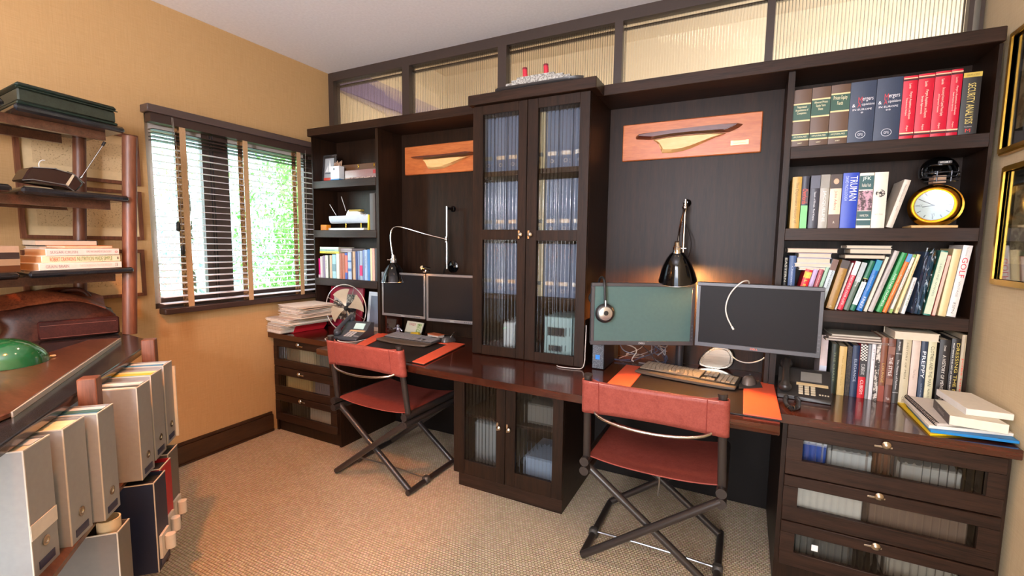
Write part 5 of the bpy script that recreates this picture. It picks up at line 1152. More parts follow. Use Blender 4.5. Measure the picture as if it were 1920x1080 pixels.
# ------------------------------------------------------------------ left bookcase contents
def A5(X, Y): return 580+X*.1574, 370+Y*.1574
gl = 'books on the lowest shelf of the left bookcase'
LB = [(111, 130, 728, 'd81f80', 'magenta book at the left end of the lowest left shelf'), (131, 150, 705, 'dcdad8', 'white book second from the left on the lowest left shelf'), (151, 165, 700, 'b4b0b4', 'thin grey book beside the white one on the lowest left shelf'), (167, 189, 695, '8d7d98', 'mauve book on the lowest left shelf'), (191, 223, 690, 'd8d8cc', 'off-white book beside the mauve one'), (226, 242, 690, '3a4034', 'thin dark green book on the lowest left shelf'), (244, 270, 688, 'd2b89c', 'cream tan book beside the thin dark green one'), (274, 318, 680, '9cc4cc', 'pale aqua book with a picture on the lowest left shelf'), (322, 358, 672, 'dcdcd0', 'wide white book left of the terracotta pair'), (361, 392, 668, 'a8644c', 'left one of the two terracotta books'), (394, 425, 668, 'b06c54', 'right one of the two terracotta books'), (428, 456, 660, 'd8786c', 'salmon and blue book right of the terracotta pair'), (460, 502, 655, 'a8bcd8', 'pale blue and white book in the middle of the lowest left shelf'), (505, 516, 650, '4c3c34', 'thin dark brown book on the lowest left shelf'), (518, 548, 645, 'c8a888', 'tan book beside the thin dark brown one'), (551, 575, 645, '3c4c7c', 'navy book right of the tan one on the lowest left shelf'), (577, 600, 640, '7c8cac', 'slate blue book on the lowest left shelf'), (603, 635, 636, '9cacbc', 'grey blue book with a magenta patch'), (638, 655, 630, '6c84b4', 'thin blue book beside the magenta-patched one'), (658, 690, 625, 'a8c0dc', 'light blue book near the right of the lowest left shelf'), (693, 722, 620, '4c84c0', 'mid blue book near the right of the lowest left shelf'), (726, 748, 608, 'e4d4a8', 'cream book near the dark file on the lowest left shelf'), (751, 778, 608, 'd0a898', 'pinkish speckled book beside the dark file'), (784, 828, 612, '2e2826', 'wide dark file at the right end of the lowest left shelf')]
for X, X2, Y, col, lab in LB:
    u, v = A5(X, Y); bd = ()
    if X == 111: bd = ((.85, 1, 'e8d8e0'),)
    if X == 274: bd = ((.4, .7, '6c8c94'),)
    if X == 428: bd = ((.0, .1, '2c50a8'), (.75, 1, '2c50a8'))
    if X == 603: bd = ((.5, .85, 'd02468'),)
    if X == 460: bd = ((.3, .36, '4c6ca8'), (.6, .7, '4c6ca8'))
    book(lab, u, 0, v, (X2-X)*.1574, SH[2], -.222, col, gl, lean=False, d=.15, bands=bd, titles=(('The Winter Sea', .2, .6, '5a5450', .3),) if X in (191, 518, 394, 658) else ())
lab5 = (('white and mint book topmost of the pile on the lowest left shelf', 125, 340, 572, 606, 'd0dcd0'), ('mint green book second in the pile on the lowest left shelf', 123, 340, 607, 640, '9cc0b0'), ('yellow book lowest in the pile on the lowest left shelf', 121, 345, 641, 676, 'e0cc3c'))
zl5 = max(ZA(A5(0, Y)[1], XA(A5(X, 0)[0], -.222, 1.3), -.222) for X, X2, Y, *_ in LB[:9])
for k, (lab, a, b_, c, d, col) in enumerate(reversed(lab5)):
    flat(lab, XA(A5(a, 0)[0], -.222, 1.36), XA(A5(b_, 0)[0], -.222, 1.36)+.004, -.221, -.06, zl5+.0008+k*.0165, .016, col, 'pile on the lowest left shelf', False, titles=(('ISLANDS', .3, .8, '4a5a50', .4),) if k < 2 else ())
zl6 = max(ZA(A5(0, Y)[1], XA(A5(X, 0)[0], -.222, 1.3), -.222) for X, X2, Y, *_ in LB[9:13])
for k, col in enumerate(('8a8088', '9a9298')):
    flat(('lower', 'upper')[k]+' grey-edged book lying on the terracotta books', XA(A5(362, 0)[0], -.2, 1.36), XA(A5(505, 0)[0], -.2, 1.36), -.2, -.06, zl6+.0008+k*.014, .0135, col, 'grey books lying on the terracotta pair', True, pages='b9b0b0')
# shelf 2: ship model
zs = SH[1]; yy = -.16
def q2(X, Y, y=yy): return P(*A5(X, Y), 1, y)
t = T('model_boat', 'white model fishing boat with outriggers on a small stand on the left bookcase', 'model boat', (q2(480, 380).x, yy, zs))
a, b_ = q2(275, 300), q2(700, 250); zk = zs+.022; hz0, hz1 = q2(480, 305).z, q2(480, 225).z
def hull(u, v):
    k = u; x = a.x+(b_.x-a.x)*k; wd = .034*math.sqrt(max(0, 1-(k)**3))*(.9 if k < .1 else 1); ang = PI*(v)
    zt_ = hz1+.012*k*k; zb_ = hz0-.012*(1-k)*.3
    return (x, yy+wd*math.cos(ang), zt_-(zt_-zb_)*math.sin(ang)**.7)
B().grid(hull, 16, 12, .002).build('hull', pm('c2ccd8', .4), t); B().prism([(a.x, yy-.03), (a.x+(b_.x-a.x)*.6, yy-.031), (a.x+(b_.x-a.x)*.85, yy-.02), (b_.x-.004, yy), (a.x+(b_.x-a.x)*.85, yy+.02), (a.x+(b_.x-a.x)*.6, yy+.031), (a.x, yy+.03)], .003, Matrix.Translation((0, 0, hz1-.002))).build('deck', pm('d8d8d0', .5), t)
c0, c1 = q2(450, 210).x, q2(640, 210).x
B().prism([(c0, hz1), (c1, hz1), (c1-.02, hz1+.03), (c0+.03, hz1+.045), (c0+.018, hz1+.03)], .034, frame((0, yy+.017, 0), (1, 0, 0), (0, 0, 1)), bev=.002).build('cabin', WHITE, t); B().box(c0+.035, c1-.004, yy-.02, yy+.02, hz1+.034, hz1+.048, bev=.003).build('canopy', pm('a08a3c', .6), t)
st = B(); st.tube([q2(320, 215), q2(243, 85)], .0022, 6).tube([q2(436, 160), q2(380, -10)], .0022, 6); st.build('outrigger_pole', pm('dcdcdc', .4), t)
rl = B(); rl.tube([(c1-.005, yy-.018, hz1+.018), (b_.x-.01, yy-.012, hz1+.028)], .0012, 5)
for k in range(5): xx = c1+(b_.x-c1)*k/5; rl.tube([(xx, yy-.018, hz1), (xx+.004, yy-.017, hz1+.02)], .001, 5)
rl.build('rail', CHROME, t)
B().box(q2(245, 380).x, q2(690, 380).x, yy-.035, yy+.035, zs+.0005, zs+.018, bev=.002).build('stand_base', pm('d0d0cc', .4), t)
for X in (438, 618): xx = q2(X, 350).x; B().cyl((xx, yy, zs+.017), (xx, yy, hz0+.006), .004, 10).build('stand_post', BRASS, t)
x_, z_ = q2(705, 383, -.21).x, q2(715, 205, -.21).z
tag(B().box(x_-.008, x_+.006, -.215, -.07, zs+.0005, z_, M=Matrix.Translation((x_, 0, zs)) @ Matrix.Rotation(.06, 4, 'Y') @ Matrix.Translation((-x_, 0, -zs)), bev=.002).build('notebook', pm('e2c52c', .5)), 'slim yellow notebook standing at the end of the model boat', 'notebook')
t = T('matchbox', 'small orange box beside the model boat on the left bookcase', 'box', (q2(238, 380).x, -.2, zs)); B().box(q2(203, 380).x, q2(272, 380).x, -.215, -.17, zs+.0005, q2(238, 330).z, bev=.002).build('sleeve', pm('e08a1c', .5), t); B().box(q2(210, 380).x, q2(266, 380).x, -.2165, -.2145, zs+.004, q2(238, 345).z).build('drawer', pm('c87818', .5), t)
book('grey brown box file standing at the right end of the boat shelf', A5(722, 0)[0], 0, A5(0, -45)[1], 9.8, zs, -.225, '4f4642', 'box files', lean=False, d=.18, cat='box file')
# shelf 1
zs = SH[0]
def A6(X, Y): return 560+X*.12039, 270+Y*.12037
def q3(X, Y, y): return P(*A6(X, Y), 1, y)
t = T('picture_frame', 'silver frame with sailing boat picture at the top of the left bookcase', 'picture frame', (q3(420, 560, -.17).x, -.17, zs))
x0, x1 = max(.126, q3(285, 560, -.17).x), q3(555, 400, -.17).x; h = q3(420, 165, -.17).z-zs
Mq = Matrix.Translation((0, -.17, zs+.0024)) @ Matrix.Rotation(math.radians(-6), 4, 'X')
f_ = B(); fw = .012
f_.box(x0, x1, 0, .01, 0, fw, M=Mq, bev=.002).box(x0, x1, 0, .01, h-fw, h, M=Mq, bev=.002).box(x0, x0+fw, 0, .01, fw, h-fw, M=Mq).box(x1-fw, x1, 0, .01, fw, h-fw, M=Mq); f_.build('frame', pm('9a9a9c', .25, .9), t)
B().box(x0+fw*.9, x1-fw*.9, .003, .009, fw*.9, h-fw*.9, M=Mq).build('mount', pm('2a2522', .6), t); pc = B().box(x0+.022, x1-.022, .0015, .0035, .004, h-.028, M=Mq).build('picture', pm('a3a6a8', .6), t)
xm = (x0+x1)/2
B().prism([(xm-.003, h*.38), (xm+.032, h*.36), (xm+.004, h*.80)], .001, Mq @ frame((0, .001, 0), (1, 0, 0), (0, 0, 1))).prism([(xm-.036, h*.38), (xm-.008, h*.38), (xm-.008, h*.62)], .001, Mq @ frame((0, .001, 0), (1, 0, 0), (0, 0, 1))).build('painted_sails', pm('e4e4e2', .6), pc)
B().box(xm-.04, xm+.036, .0002, .002, h*.30, h*.335, M=Mq).build('painted_hull', pm('5a6068', .6), pc); B().box(x0+.022, x1-.022, .0, .002, .004, h*.16, M=Mq).build('red_band', pm('c8483a', .5), pc)
t = T('pencil_box', 'white box with blue base holding brushes on the top left shelf', 'box', (q3(567, 550, -.2).x, -.2, zs)); x0, x1 = q3(499, 550, -.21).x, q3(632, 550, -.21).x; zt_ = q3(567, 342, -.21).z
B().box(x0, x1, -.21, -.16, zs+.0005, zt_, bev=.001).build('box', pm('dfe4e6', .5), t); B().box(x0-.0005, x1+.0005, -.2106, -.159, zs+.0006, zs+(zt_-zs)*.14).build('blue_base', pm('1f74b0', .5), t); B().lathe([(.008, 0), (.008, .0006), (0, .0006)], 12, frame(((x0+x1)/2-.008, -.2101, zt_-.022), (1, 0, 0), (0, 0, 1))).build('emblem', pm('4a5560', .5), t)
for k in range(6): xx = x0+.012+k*(x1-x0)/6.2; B().tube([(xx, -.185, zt_-.003), (xx+.004, -.18, zt_+.03+.006*(k % 3))], .0035, 8).build('brush', pm('b5937a', .6), t)
t = T('model_case', 'pinkish glass case in front of a brown box on the top left shelf', 'display case', (q3(980, 530, -.2).x, -.2, zs)); x0, x1 = q3(720, 530, -.2).x, q3(1235, 520, -.2).x; zt_ = q3(980, 395, -.2).z
B().box(x0, x1, -.2, -.13, zs+.0005, zt_, bev=.002).build('case', pm('8f6a66', .2), t); B().box(x0+.004, x1-.004, -.2012, -.199, zs+.006, zs+.018).build('scene', pattern('model_scene', 'b99a8a', '6d4c48', 60), t); B().box(x1-.045, x1-.012, -.2012, -.199, zt_-.035, zt_-.008).build('red_flag', pm('a82a2c', .5), t)
t = T('brown_box', 'brown wooden box with two brass catches behind the glass case', 'box', (q3(960, 530, -.11).x, -.11, zs)); x0, x1 = q3(645, 500, -.12).x, .752; zt_ = q3(930, 310, -.12).z
B().box(x0, x1, -.122, -.03, zs+.0005, zt_, bev=.002).build('body', pm('5d3a1e', .5), t)
for X in (930, 1175): p = q3(X, 340, -.123); B().box(p.x-.006, p.x+.006, -.125, -.122, zt_-.03, zt_-.004, bev=.001).build('catch', BRASS, t)
# model ocean liner on top of the tall cabinet
zt_ = 2.2565; yy = -.34; a, b_ = XA(930, yy, zt_), XA(1100, yy, zt_)
a, b_ = P(929, 166, 1, yy).x, P(1094, 143, 1, yy).x
t = T('model_ship', 'model ocean liner with red funnels on top of the tall cabinet', 'model ship', ((a+b_)/2, yy, zt_))
L_ = b_-a
def hl(u, v):
    k = u; w = .042*math.sqrt(max(.0, 1-abs(2*k-1)**3)); an = PI*v; return (a+L_*k, yy+w*math.cos(an), zt_+.003+.026*(1-math.sin(an)*.95)+.008*(2*k-1)**2)
B().grid(hl, 20, 10, .002).build('hull', pm('2c2a2a', .4), t)
B().box(a+L_*.03, a+L_*.97, yy-.045, yy+.045, zt_, zt_+.004).build('base', pm('5c5a55', .5), t)
for k, (f0, f1, h0, h1) in enumerate(((.16, .88, .022, .046), (.22, .80, .045, .060), (.28, .70, .059, .074))): B().box(a+L_*f0, a+L_*f1, yy-.032+.005*k, yy+.032-.005*k, zt_+h0, zt_+h1).build('superstructure', pattern('ship_windows', 'b5b3ac', '6e6c66', 110), t)
for f in (.36, .60): B().cyl((a+L_*f, yy, zt_+.072), (a+L_*f-.004, yy, zt_+.118), .014, 16, .013).build('funnel', pm('c0283c', .4), t); B().cyl((a+L_*f-.004, yy, zt_+.1175), (a+L_*f-.0044, yy, zt_+.127), .0133, 16).build('funnel_top', pm('6c1824', .4), t)
B().tube([(a+L_*.74, yy, zt_+.06), (a+L_*.745, yy, zt_+.15)], .0012, 5).build('mast', pm('c9a878', .5), t)
# ------------------------------------------------------------------ free-standing walnut shelf unit at the left
BLKTOP = wood('ebonised_top', '15171a', '26292e', .25, (5, 40, 40), coat=.3, bump=.02)
un = T('shelf_unit', 'walnut shelf unit with black shelves in the left foreground', 'shelf unit', (.95, -2.1, 0))
CT = .945; CTH = .030
sc_ = (CAM.z-CT)/.48; cxy = Vector((CAM.x, CAM.y, 0))
F0, F1 = cxy+(Vector((.545, -1.507, 0))-cxy)*sc_, cxy+(Vector((1.95, -2.61, 0))-cxy)*sc_; fa = (F1-F0).normalized(); F0 = F0+fa*.09; fn = Vector((-fa.y, fa.x, 0))
if fn.y < 0: fn = -fn
F0 = F0-fn*.027; F1 = F1-fn*.027
def cu(s, n): v = F0+fa*s+fn*n; return (v.x, v.y)
LTOT = (F1-F0).length
B().prism([cu(-.0, 0), cu(LTOT, 0), cu(LTOT, -.75), (.045, -2.35), (.045, -1.56)], CTH, Matrix.Translation((0, 0, CT-CTH)), bev=.004).build('black_top', BLKTOP, un)
def postp(x, y, z0, z1, s=.046, name='post'): 
    rot = math.atan2(fa.y, fa.x); M = Matrix.Translation((x, y, 0)) @ Matrix.Rotation(rot, 4, 'Z'); return B().box(-s/2, s/2, -s/2, s/2, z0, z1, bev=.003, M=M).build(name, WALNUT, un)
p1, p2 = Vector((.870, -1.722, 0)), Vector((1.318, -2.088, 0))
postp(p1.x, p1.y, .0, .993); postp(p2.x, p2.y, .0, .988); p3 = p2+(p2-p1); postp(p3.x, p3.y, 0, .985)
for k in range(3): q = (p1, p2, p3)[k]-fn*.40; postp(q.x, q.y, 0, CT-CTH-.001)
for z in (.585, .235):
    c = [p1+fn*.03-fa*.03, p3+fn*.03+fa*.03, p3-fn*.42+fa*.03, p1-fn*.42-fa*.03]; B().prism([(v.x, v.y) for v in c], .014, Matrix.Translation((0, 0, z-.014))).build('lower_shelf', WALNUT_H, un)
# upper shelves
postp_ = [(.47, -2.45, CT+.0005), (.11, -2.45, 0)]
zs_ = [CAM.z+q for q in (.525, .205, -.134)]
A_, Bp = Vector((.53, -1.966, 0)), Vector((.455, -1.575, 0))
PX = .40
fp = B().cyl((PX, YA(243.5, PX, CT), CT+.0005), (PX, YA(243, PX, 1.9), zs_[0]-.0285), .029, 20).build('post', WALNUT, un)
B().cyl((.10, YA(151, .1, CT), CT+.0005), (.10, YA(149, .1, 1.9), zs_[0]-.0285), .026, 20).build('post', WALNUT, un)
for z in zs_:
    B().prism([(A_.x, A_.y), (Bp.x, Bp.y), (.06, -1.565), (.06, -1.93)], .028, Matrix.Translation((0, 0, z-.028)), bev=.009).build('shelf', BLKTOP, un)
    B().prism([(.66, -2.42), (.56, -2.0), (.06, -1.955), (.06, -2.42)], .028, Matrix.Translation((0, 0, z-.028)), bev=.009).build('shelf', BLKTOP, un)
    for (xa, ya), (xb, yb) in (((PX-.02, -1.63), (.47, -2.5)), ((.105, -1.69), (.11, -2.5))):
        a = Vector((xa, ya, 0)); b_ = Vector((xb, yb, 0)); d = (b_-a).normalized(); n_ = Vector((-d.y, d.x, 0))*.014
        B().prism([((a+n_).x, (a+n_).y), ((b_+n_).x, (b_+n_).y), ((b_-n_).x, (b_-n_).y), ((a-n_).x, (a-n_).y)], .038, Matrix.Translation((0, 0, z-.0665))).build('rail', WALNUT_H, un)
for x_, y_, z0 in postp_: B().cyl((x_, y_, z0), (x_, y_, zs_[0]-.0285), .026, 20).build('post', WALNUT, un)
# green leather case
z = zs_[0]+.0006
t = T('document_case', 'dark green leather case lying on the top shelf of the walnut unit', 'case', (.3, -1.75, z))
def inset(q, k): c = sum((Vector(p) for p in q), Vector((0, 0)))/len(q); return [tuple(c+(Vector(p)-c)*k) for p in q]
cq = [(.52, -1.955), (.448, -1.60), (.10, -1.60), (.10, -1.93)]
B().prism(cq, .012, Matrix.Translation((0, 0, z)), bev=.003).build('base', GREENL, t); B().prism(inset(cq, .97), .052, Matrix.Translation((0, 0, z+.012)), bev=.006).build('body', fabric('olive_leather', '2b2f26', '3a3f35', (30,)*3, (160,)*3, .5, .1), t); B().prism(inset(cq, 1.0), .022, Matrix.Translation((0, 0, z+.064)), bev=.009).build('lid', GREENL, t)
B().tube([(.522, -1.955, z+.064), (.45, -1.60, z+.064)], .003, 6).build('lid_piping', GREENL, t)
# brown radio with antenna
z = zs_[1]+.0008
def rp(u, v, x): return P(u, v, 0, x)
t = T('radio', 'dark brown faceted radio with raised antenna lying on the middle shelf of the walnut unit', 'radio', (.42, -1.75, z))
dz = Vector((.42, 0, 0))
sh_ = [P(u, v, 0, .42) for u, v in ((40, 323), (52, 303), (60, 298), (100, 301), (137, 312), (157, 331), (143, 345), (134, 346), (118, 334), (60, 326))]
sh_ = [(p.y, p.z) for p in sh_]; zmn = min(q for _, q in sh_); sh_ = [(a, b_-zmn+z+.0005) for a, b_ in sh_]
B().prism(sh_, .12, frame((.42, 0, 0), (0, 1, 0), (0, 0, 1)) @ Matrix.Translation((0, 0, -.12)), bev=.006).build('body', pm('2e1c17', .25), t)
def yz(u, v, off=0): p = P(u, v, 0, .421); return Vector((.4225+off, p.y, p.z-zmn+z+.0005))
B().tube([yz(40, 323), yz(60, 322), yz(121, 333), yz(138, 345)], .0022, 6).build('chrome_edge', STEEL, t); B().tube([yz(60, 299), yz(100, 302), yz(137, 313), yz(157, 330)], .0022, 6).build('chrome_edge', STEEL, t)
a, b_, c, d = yz(122, 332), yz(135, 313), yz(139, 315), yz(127, 335); B()._add([a, b_, c, d, a-Vector((.01, 0, 0)), b_-Vector((.01, 0, 0)), c-Vector((.01, 0, 0)), d-Vector((.01, 0, 0))], [(0, 1, 2, 3), (7, 6, 5, 4), (0, 4, 5, 1), (1, 5, 6, 2), (2, 6, 7, 3), (3, 7, 4, 0)])
bb = B(); bb._add([a, b_, c, d, a-Vector((.01, 0, 0)), b_-Vector((.01, 0, 0)), c-Vector((.01, 0, 0)), d-Vector((.01, 0, 0))], [(0, 1, 2, 3), (7, 6, 5, 4), (0, 4, 5, 1), (1, 5, 6, 2), (2, 6, 7, 3), (3, 7, 4, 0)]); bb.build('cream_stripe', pm('b9a88c', .4), t)
an = B().tube([yz(155, 320, -.03), yz(159, 316, -.03)], .005, 8).tube([yz(158, 317, -.03), yz(197, 259, -.03)], .0022, 8); an.build('antenna', CHROME, t); B().tube([yz(197, 259, -.03), yz(201, 252, -.03)], .006, 8).build('antenna_tip', BLACKP, t)
B().tube([yz(82, 300, -.05), yz(80, 290, -.05), yz(86, 284, -.05), yz(92, 285, -.05)], .002, 6, sm=2).build('hook', pm('d8d0c8', .3), t)
for u in (112, 136, 142): p = yz(u, 303+(u-112)*.28, -.05); B().sph(p, .008, n=10).build('knob', BLACKP, t)
# books on the low shelf
z = zs_[2]+.0006; gb = 'books piled on the low shelf of the walnut unit'
fd = (Bp-A_).normalized(); ang = math.atan2(fd.y, fd.x)
def spine_book(label, u0, u1, v0, v1, off, col, titles, depth=.15, pages='a87f56'):
    """lying book, spine on the plane of the shelf front"""
    def hit(u, v):
        o = A_+Vector((-off, 0, 0)); n_ = Vector((fd.y, -fd.x, 0)); d = CR*((u-960)/FP)+CU*((540-v)/FP)+CF
        return CAM+d*((o-CAM).dot(n_)/d.dot(n_))
    p0, p1 = hit(u0, (v0+v1)/2), hit(u1, (v0+v1)/2); W = (p1-p0).length; return p0, W
stack = [('white book lowest of the three facing books on the walnut unit, titled GRAIN BRAIN', 71, 234, 478, 491, .02, 'e2dad2', (('GRAIN BRAIN', .07, .33, '8a8890', .45), ('THE SURPRISING TRUTH ABOUT', .45, .86, 'c9b9b0', .35), ('L B', .91, .94, '333333', .5))),
         ('cream book with red and green title NUTRITION MADE SIMPLE on the walnut unit', 76, 231, 464, 477, .028, 'e6d8bc', (("ROBERT CRAYHON'S", .09, .40, 'd0604c', .62), ('NUTRITION MADE SIMPLE', .42, .88, '3d8a4c', .62), ('I', .955, .97, '333333', .4))),
         ('white book with rounded spine uppermost of the three facing books, titled SUGAR CRUSH', 84, 229, 450, 463, .024, 'dcd3ce', (('SUGAR CRUSH', .05, .40, '8d8890', .4), ('DR. RICHARD P. JACOBY', .52, .88, '9a949a', .4), ('o', .93, .97, 'c04a4a', .35)))]
zz = z
for lab, u0, u1, v0, v1, off, col, tt in stack:
    p0, W = spine_book(lab, u0, u1, v0, v1, off, col, tt); W -= .016; th = .0295
    t = T('book', lab, 'book', (p0.x, p0.y, zz), (0, 0, ang), gb); c = .002; D = .135
    b = B().box(0, W, 0, D, 0, c).box(0, W, 0, D, th-c, th); b.box(0, W, -.002, c, 0, th, bev=.0015); b.build('cover', pm(col, .45), t, world=False)
    B().box(.001, W-.003, c, D-.003, c, th-c).build('page_block', pm('b08a60', .85), t, world=False)
    for s_, f0, f1, tc, wf in tt: text(t, s_, frame(((f0+f1)/2*W, -.0028, th/2), (1, 0, 0), (0, 0, 1)), (f1-f0)*W, th*wf, pm(tc, .5), world=False)
    zz += th+.0006
t = T('book', 'thin orange book lying on top of the SUGAR CRUSH book', 'book', (.37, -1.72, zz), (0, 0, ang), gb); B().box(-.10, .09, -.03, .1, 0, .002).box(-.10, .09, -.03, .1, .010, .012).box(-.1, .09, .098, .1, .002, .010).build('cover', pm('c07038', .5), t, world=False); B().box(-.098, .088, -.028, .098, .002, .010).build('page_block', PAGES, t, world=False)
flat('dark teal book standing out behind the facing books on the walnut unit', .145, .30, -1.86, -1.62, z, .10, '2a3a40', gb, True)
flat('dark book lying on the teal one at the back of the walnut unit', .15, .295, -1.87, -1.65, z+.1008, .025, '20242a', gb, True)
for k, (col, lab) in enumerate((('5a3a22', 'brown-edged book at the near end of the low walnut shelf, lowest'), ('9c8a70', 'tan book at the near end of the low walnut shelf, second from below'), ('3a3432', 'black book at the near end of the low walnut shelf, third from below'), ('b0a08c', 'pale book at the near end of the low walnut shelf, topmost'))):
    flat(lab, .36, .585, -2.22, -2.03, z+k*.0256, .025, col, gb, True, rz=-1.2, pages='b89468')
# brown leather bag on the black top
z = CT+.0008
bg = T('leather_bag', 'soft brown leather bag slumped at the back of the black top', 'bag', (.5, -1.95, z))
b0, b1 = P(72, 640, 2, z), P(225, 625, 2, z)
BL_ = (b1-b0).length; BS = BL_/.475
fx = (b1-b0).normalized(); fyv = Vector((-fx.y, fx.x, 0)); 
def bag(u, v):
    """rounded slumped satchel: u around, v up"""
    th = 2*PI*u; W2, D2 = .34*BS, .085
    c, s = math.cos(th), math.sin(th); e = .38
    x = W2*abs(c)**e*(1 if c > 0 else -1); y = D2*abs(s)**e*(1 if s > 0 else -1)
    k = 1-.62*max(0, (v-.35)/.65)**2.2; hgt = .180+.03*math.sin(x*11+1)-.22*max(-.1, x)*1.2
    wob = .006*math.sin(x*40+v*9)+.005*math.sin(y*50+v*14)
    o = b0+fx*(.125*BS+x*(1-.06*v)+wob)+fyv*(.092+y*k+.015*v)
    return (o.x, o.y, z+hgt*min(1, v*1.0)+.006*math.sin(x*24)*v)
B().grid(bag, 56, 12).build('body', BROWNL, bg, ang=80)
def fl(u, v):
    x = (-.33+.60*u)*BS; y = -.092+.165*v; zz = .187-.22*max(-.1, x)*1.15+.028*math.sin(x*11+1)+.010*math.sin(v*7+x*16)-(.045*(1-v)**3)
    o = b0+fx*(.125*BS+x)+fyv*(.092+y*(.95)); return (o.x, o.y, z+zz+.008)
B().grid(fl, 26, 12, .004).build('flap', fabric('worn_tan_leather', '50261a', '8a4a2c', (10, 10, 10), (120,)*3, .33, .12), bg, ang=80)
Mfr = Matrix(((fx.x, fyv.x, 0, b0.x), (fx.y, fyv.y, 0, b0.y), (0, 0, 1, z), (0, 0, 0, 1)))
B().box(.0, .475*BS, -.012, .012, .004, .088, bev=.006, M=Mfr).build('front_pocket', OXBL, bg)
for zz in (.012, .068): B().tube([Mfr @ Vector(((.015+.44*k/20)*BS, -.0132, zz)) for k in range(21)], .0011, 5).build('stitching', pm('7d4a3c', .6), bg)
B().tube([Mfr @ Vector(a) for a in ((.10*BS, .09, .17), (.14*BS, .10, .215), (.24*BS, .10, .222), (.30*BS, .10, .20), (.33*BS, .09, .13))], .011, 10, sm=2).build('handle', BROWNL, bg)
# walnut board with a green half hull
z = CT+.0006
bt, bh = .016, z+.016
q = [P(u, v, 2, bh) for u, v in ((20, 772), (225, 633))]; d = (q[1]-q[0]).normalized(); n_ = Vector((d.y, -d.x, 0)); 
if n_.dot(Vector((-1, -1, 0))) < 0: n_ = -n_
c0, c1 = q[0], q[1]; c0 = c0
wd_ = .40
pts = [c0, c0-d*.06+n_*.02, c0-d*.06+n_*wd_, c1+n_*.11, c1]
hb_ = T('half_hull_board', 'walnut board with a glossy green half hull lying on the black top', 'plaque', (c0.x, c0.y, z))
B().prism([(p.x, p.y) for p in pts], bt, Matrix.Translation((0, 0, z)), bev=.003).build('board', WALNUT_H, hb_)
eo = (c1-c0).normalized(); en = -n_*.004
B().prism([(c0.x, c0.y), (c1.x, c1.y), ((c1+en).x, (c1+en).y), ((c0+en).x, (c0+en).y)], bt-.001, Matrix.Translation((0, 0, z))).build('painted_edge_gleam', pm('b3ada4', .35), hb_)  # pale strip paints the bright reflection along the board's front edge
m0 = P(-60, 690, 2, bh+.01); m1 = P(104, 664, 2, bh+.01); hx_ = (m1-m0); hl_ = hx_.length; hx_.normalize(); hyv = Vector((-hx_.y, hx_.x, 0))
def gh(u, v):
    k = u; w = .105*math.sin(PI*min(1, .12+k*.95))**.55*(1 if k < .85 else math.sqrt(max(0, 1-((k-.85)/.15)**2))*.97+.03)
    an = PI*v; o = m0+hx_*(hl_*k)+hyv*(w*math.cos(an)); return (o.x, o.y, bh+.001+.075*math.sin(an)**.8*(w/.085))
B().grid(gh, 26, 16).build('green_hull', pm('1c5a34', .12, 0, .6, .6), hb_, ang=70)
B().tube([Vector(gh(k/26, 0))+Vector((0, 0, .004)) for k in range(27)], .004, 6).build('trim_line', pm('d8c8a8', .5), hb_)
# magazine files
GREYF = pm('9a9a98', .42); GREYD = pm('6c6862', .45); fdir = Vector((.7071, -.7071, 0)); nf = Vector((.7071, .7071, 0))
def mfile(label, x, y, z, h, mat, w=.098, dp=.25, insert=('e6e2da',), group='upright magazine files', slot=True, tag_=False, roll=False, name='magazine_file'):
    t = T(name, label, 'magazine file', (x, y, z), math.atan2(-fdir.y, -fdir.x), group)      # local x runs along -fdir (away), local y = towards the front is -?
    # local frame: X = -fdir, Y = rot90(X); front is along nf
    X = -fdir; Y = Vector((-X.y, X.x, 0)); sg = 1 if Y.dot(nf) > 0 else -1
    def bx(x0, x1, f0, f1, z0, z1): y0, y1 = sorted((-sg*f0, -sg*f1)); return (x0, x1, y0, y1, z0, z1)
    e = .003
    b = B().box(*bx(0, e, 0, dp, 0, h)).box(*bx(w-e, w, 0, dp, 0, h)).box(*bx(e, w-e, 0, e, 0, h)).box(*bx(e, w-e, dp-e, dp, 0, h)).box(*bx(e, w-e, e, dp-e, 0, e))
    b.build('case', mat, t, world=False)
    edge = pm('cfc8ba', .5)
    B().box(*bx(-.001, .002, -.001, .002, .0, h)).box(*bx(0, w, -.0008, .003, h-.002, h+.0012)).box(*bx(-.0008, .003, 0, dp, h-.002, h+.0012)).build('edging', edge, t, world=False)
    fM = frame((w*.5, sg*.0012, h*.22), X*0+Vector((-sg, 0, 0)) if False else Vector((1, 0, 0)) if sg < 0 else Vector((-1, 0, 0)), (0, 0, 1))
    B().lathe([(.013, 0), (.013, .002), (.008, .002), (.008, .0005), (0, .0005)], 18, fM).build('finger_hole', NICKEL if slot else BLACKP, t, world=False)
    B().box(*bx(w*.2, w*.8, -.002, 0, .012, .032)).build('label_holder', pm('2e3550', .4), t, world=False)
    if tag_: B().box(*bx(.0, w, -.0022, -.0005, h*.3, h*.42)).build('paper_label', pm('e4dccf', .6), t, world=False)
    rn = random.Random(int(x*1000))
    for k, c in enumerate(insert):
        x0 = e+.004+k*(w-.016)/len(insert); B().box(*bx(x0, x0+(w-.02)/len(insert), .012, dp-.02, e+.001, h*(.985+.012*rn.random() if z > .4 else .97))).build('papers', pm(c, .6), t, world=False)
    if roll: B().cyl((w*.5, -sg*-.022, .06), (w*.5, -sg*-.022, .11), .016, 14).box(*bx(w*.15, w*.85, -.008, 0, .04, .125)).build('rolled_label', pm('d9d0c4', .5), t, world=False)
    return t
z6 = .5855
mfile('grey magazine file with a pale paper label, nearest the camera in the left foreground', 1.600, -2.320, z6, .325, GREYF, tag_=True, insert=('d8c8a8', 'b9c4c8'))
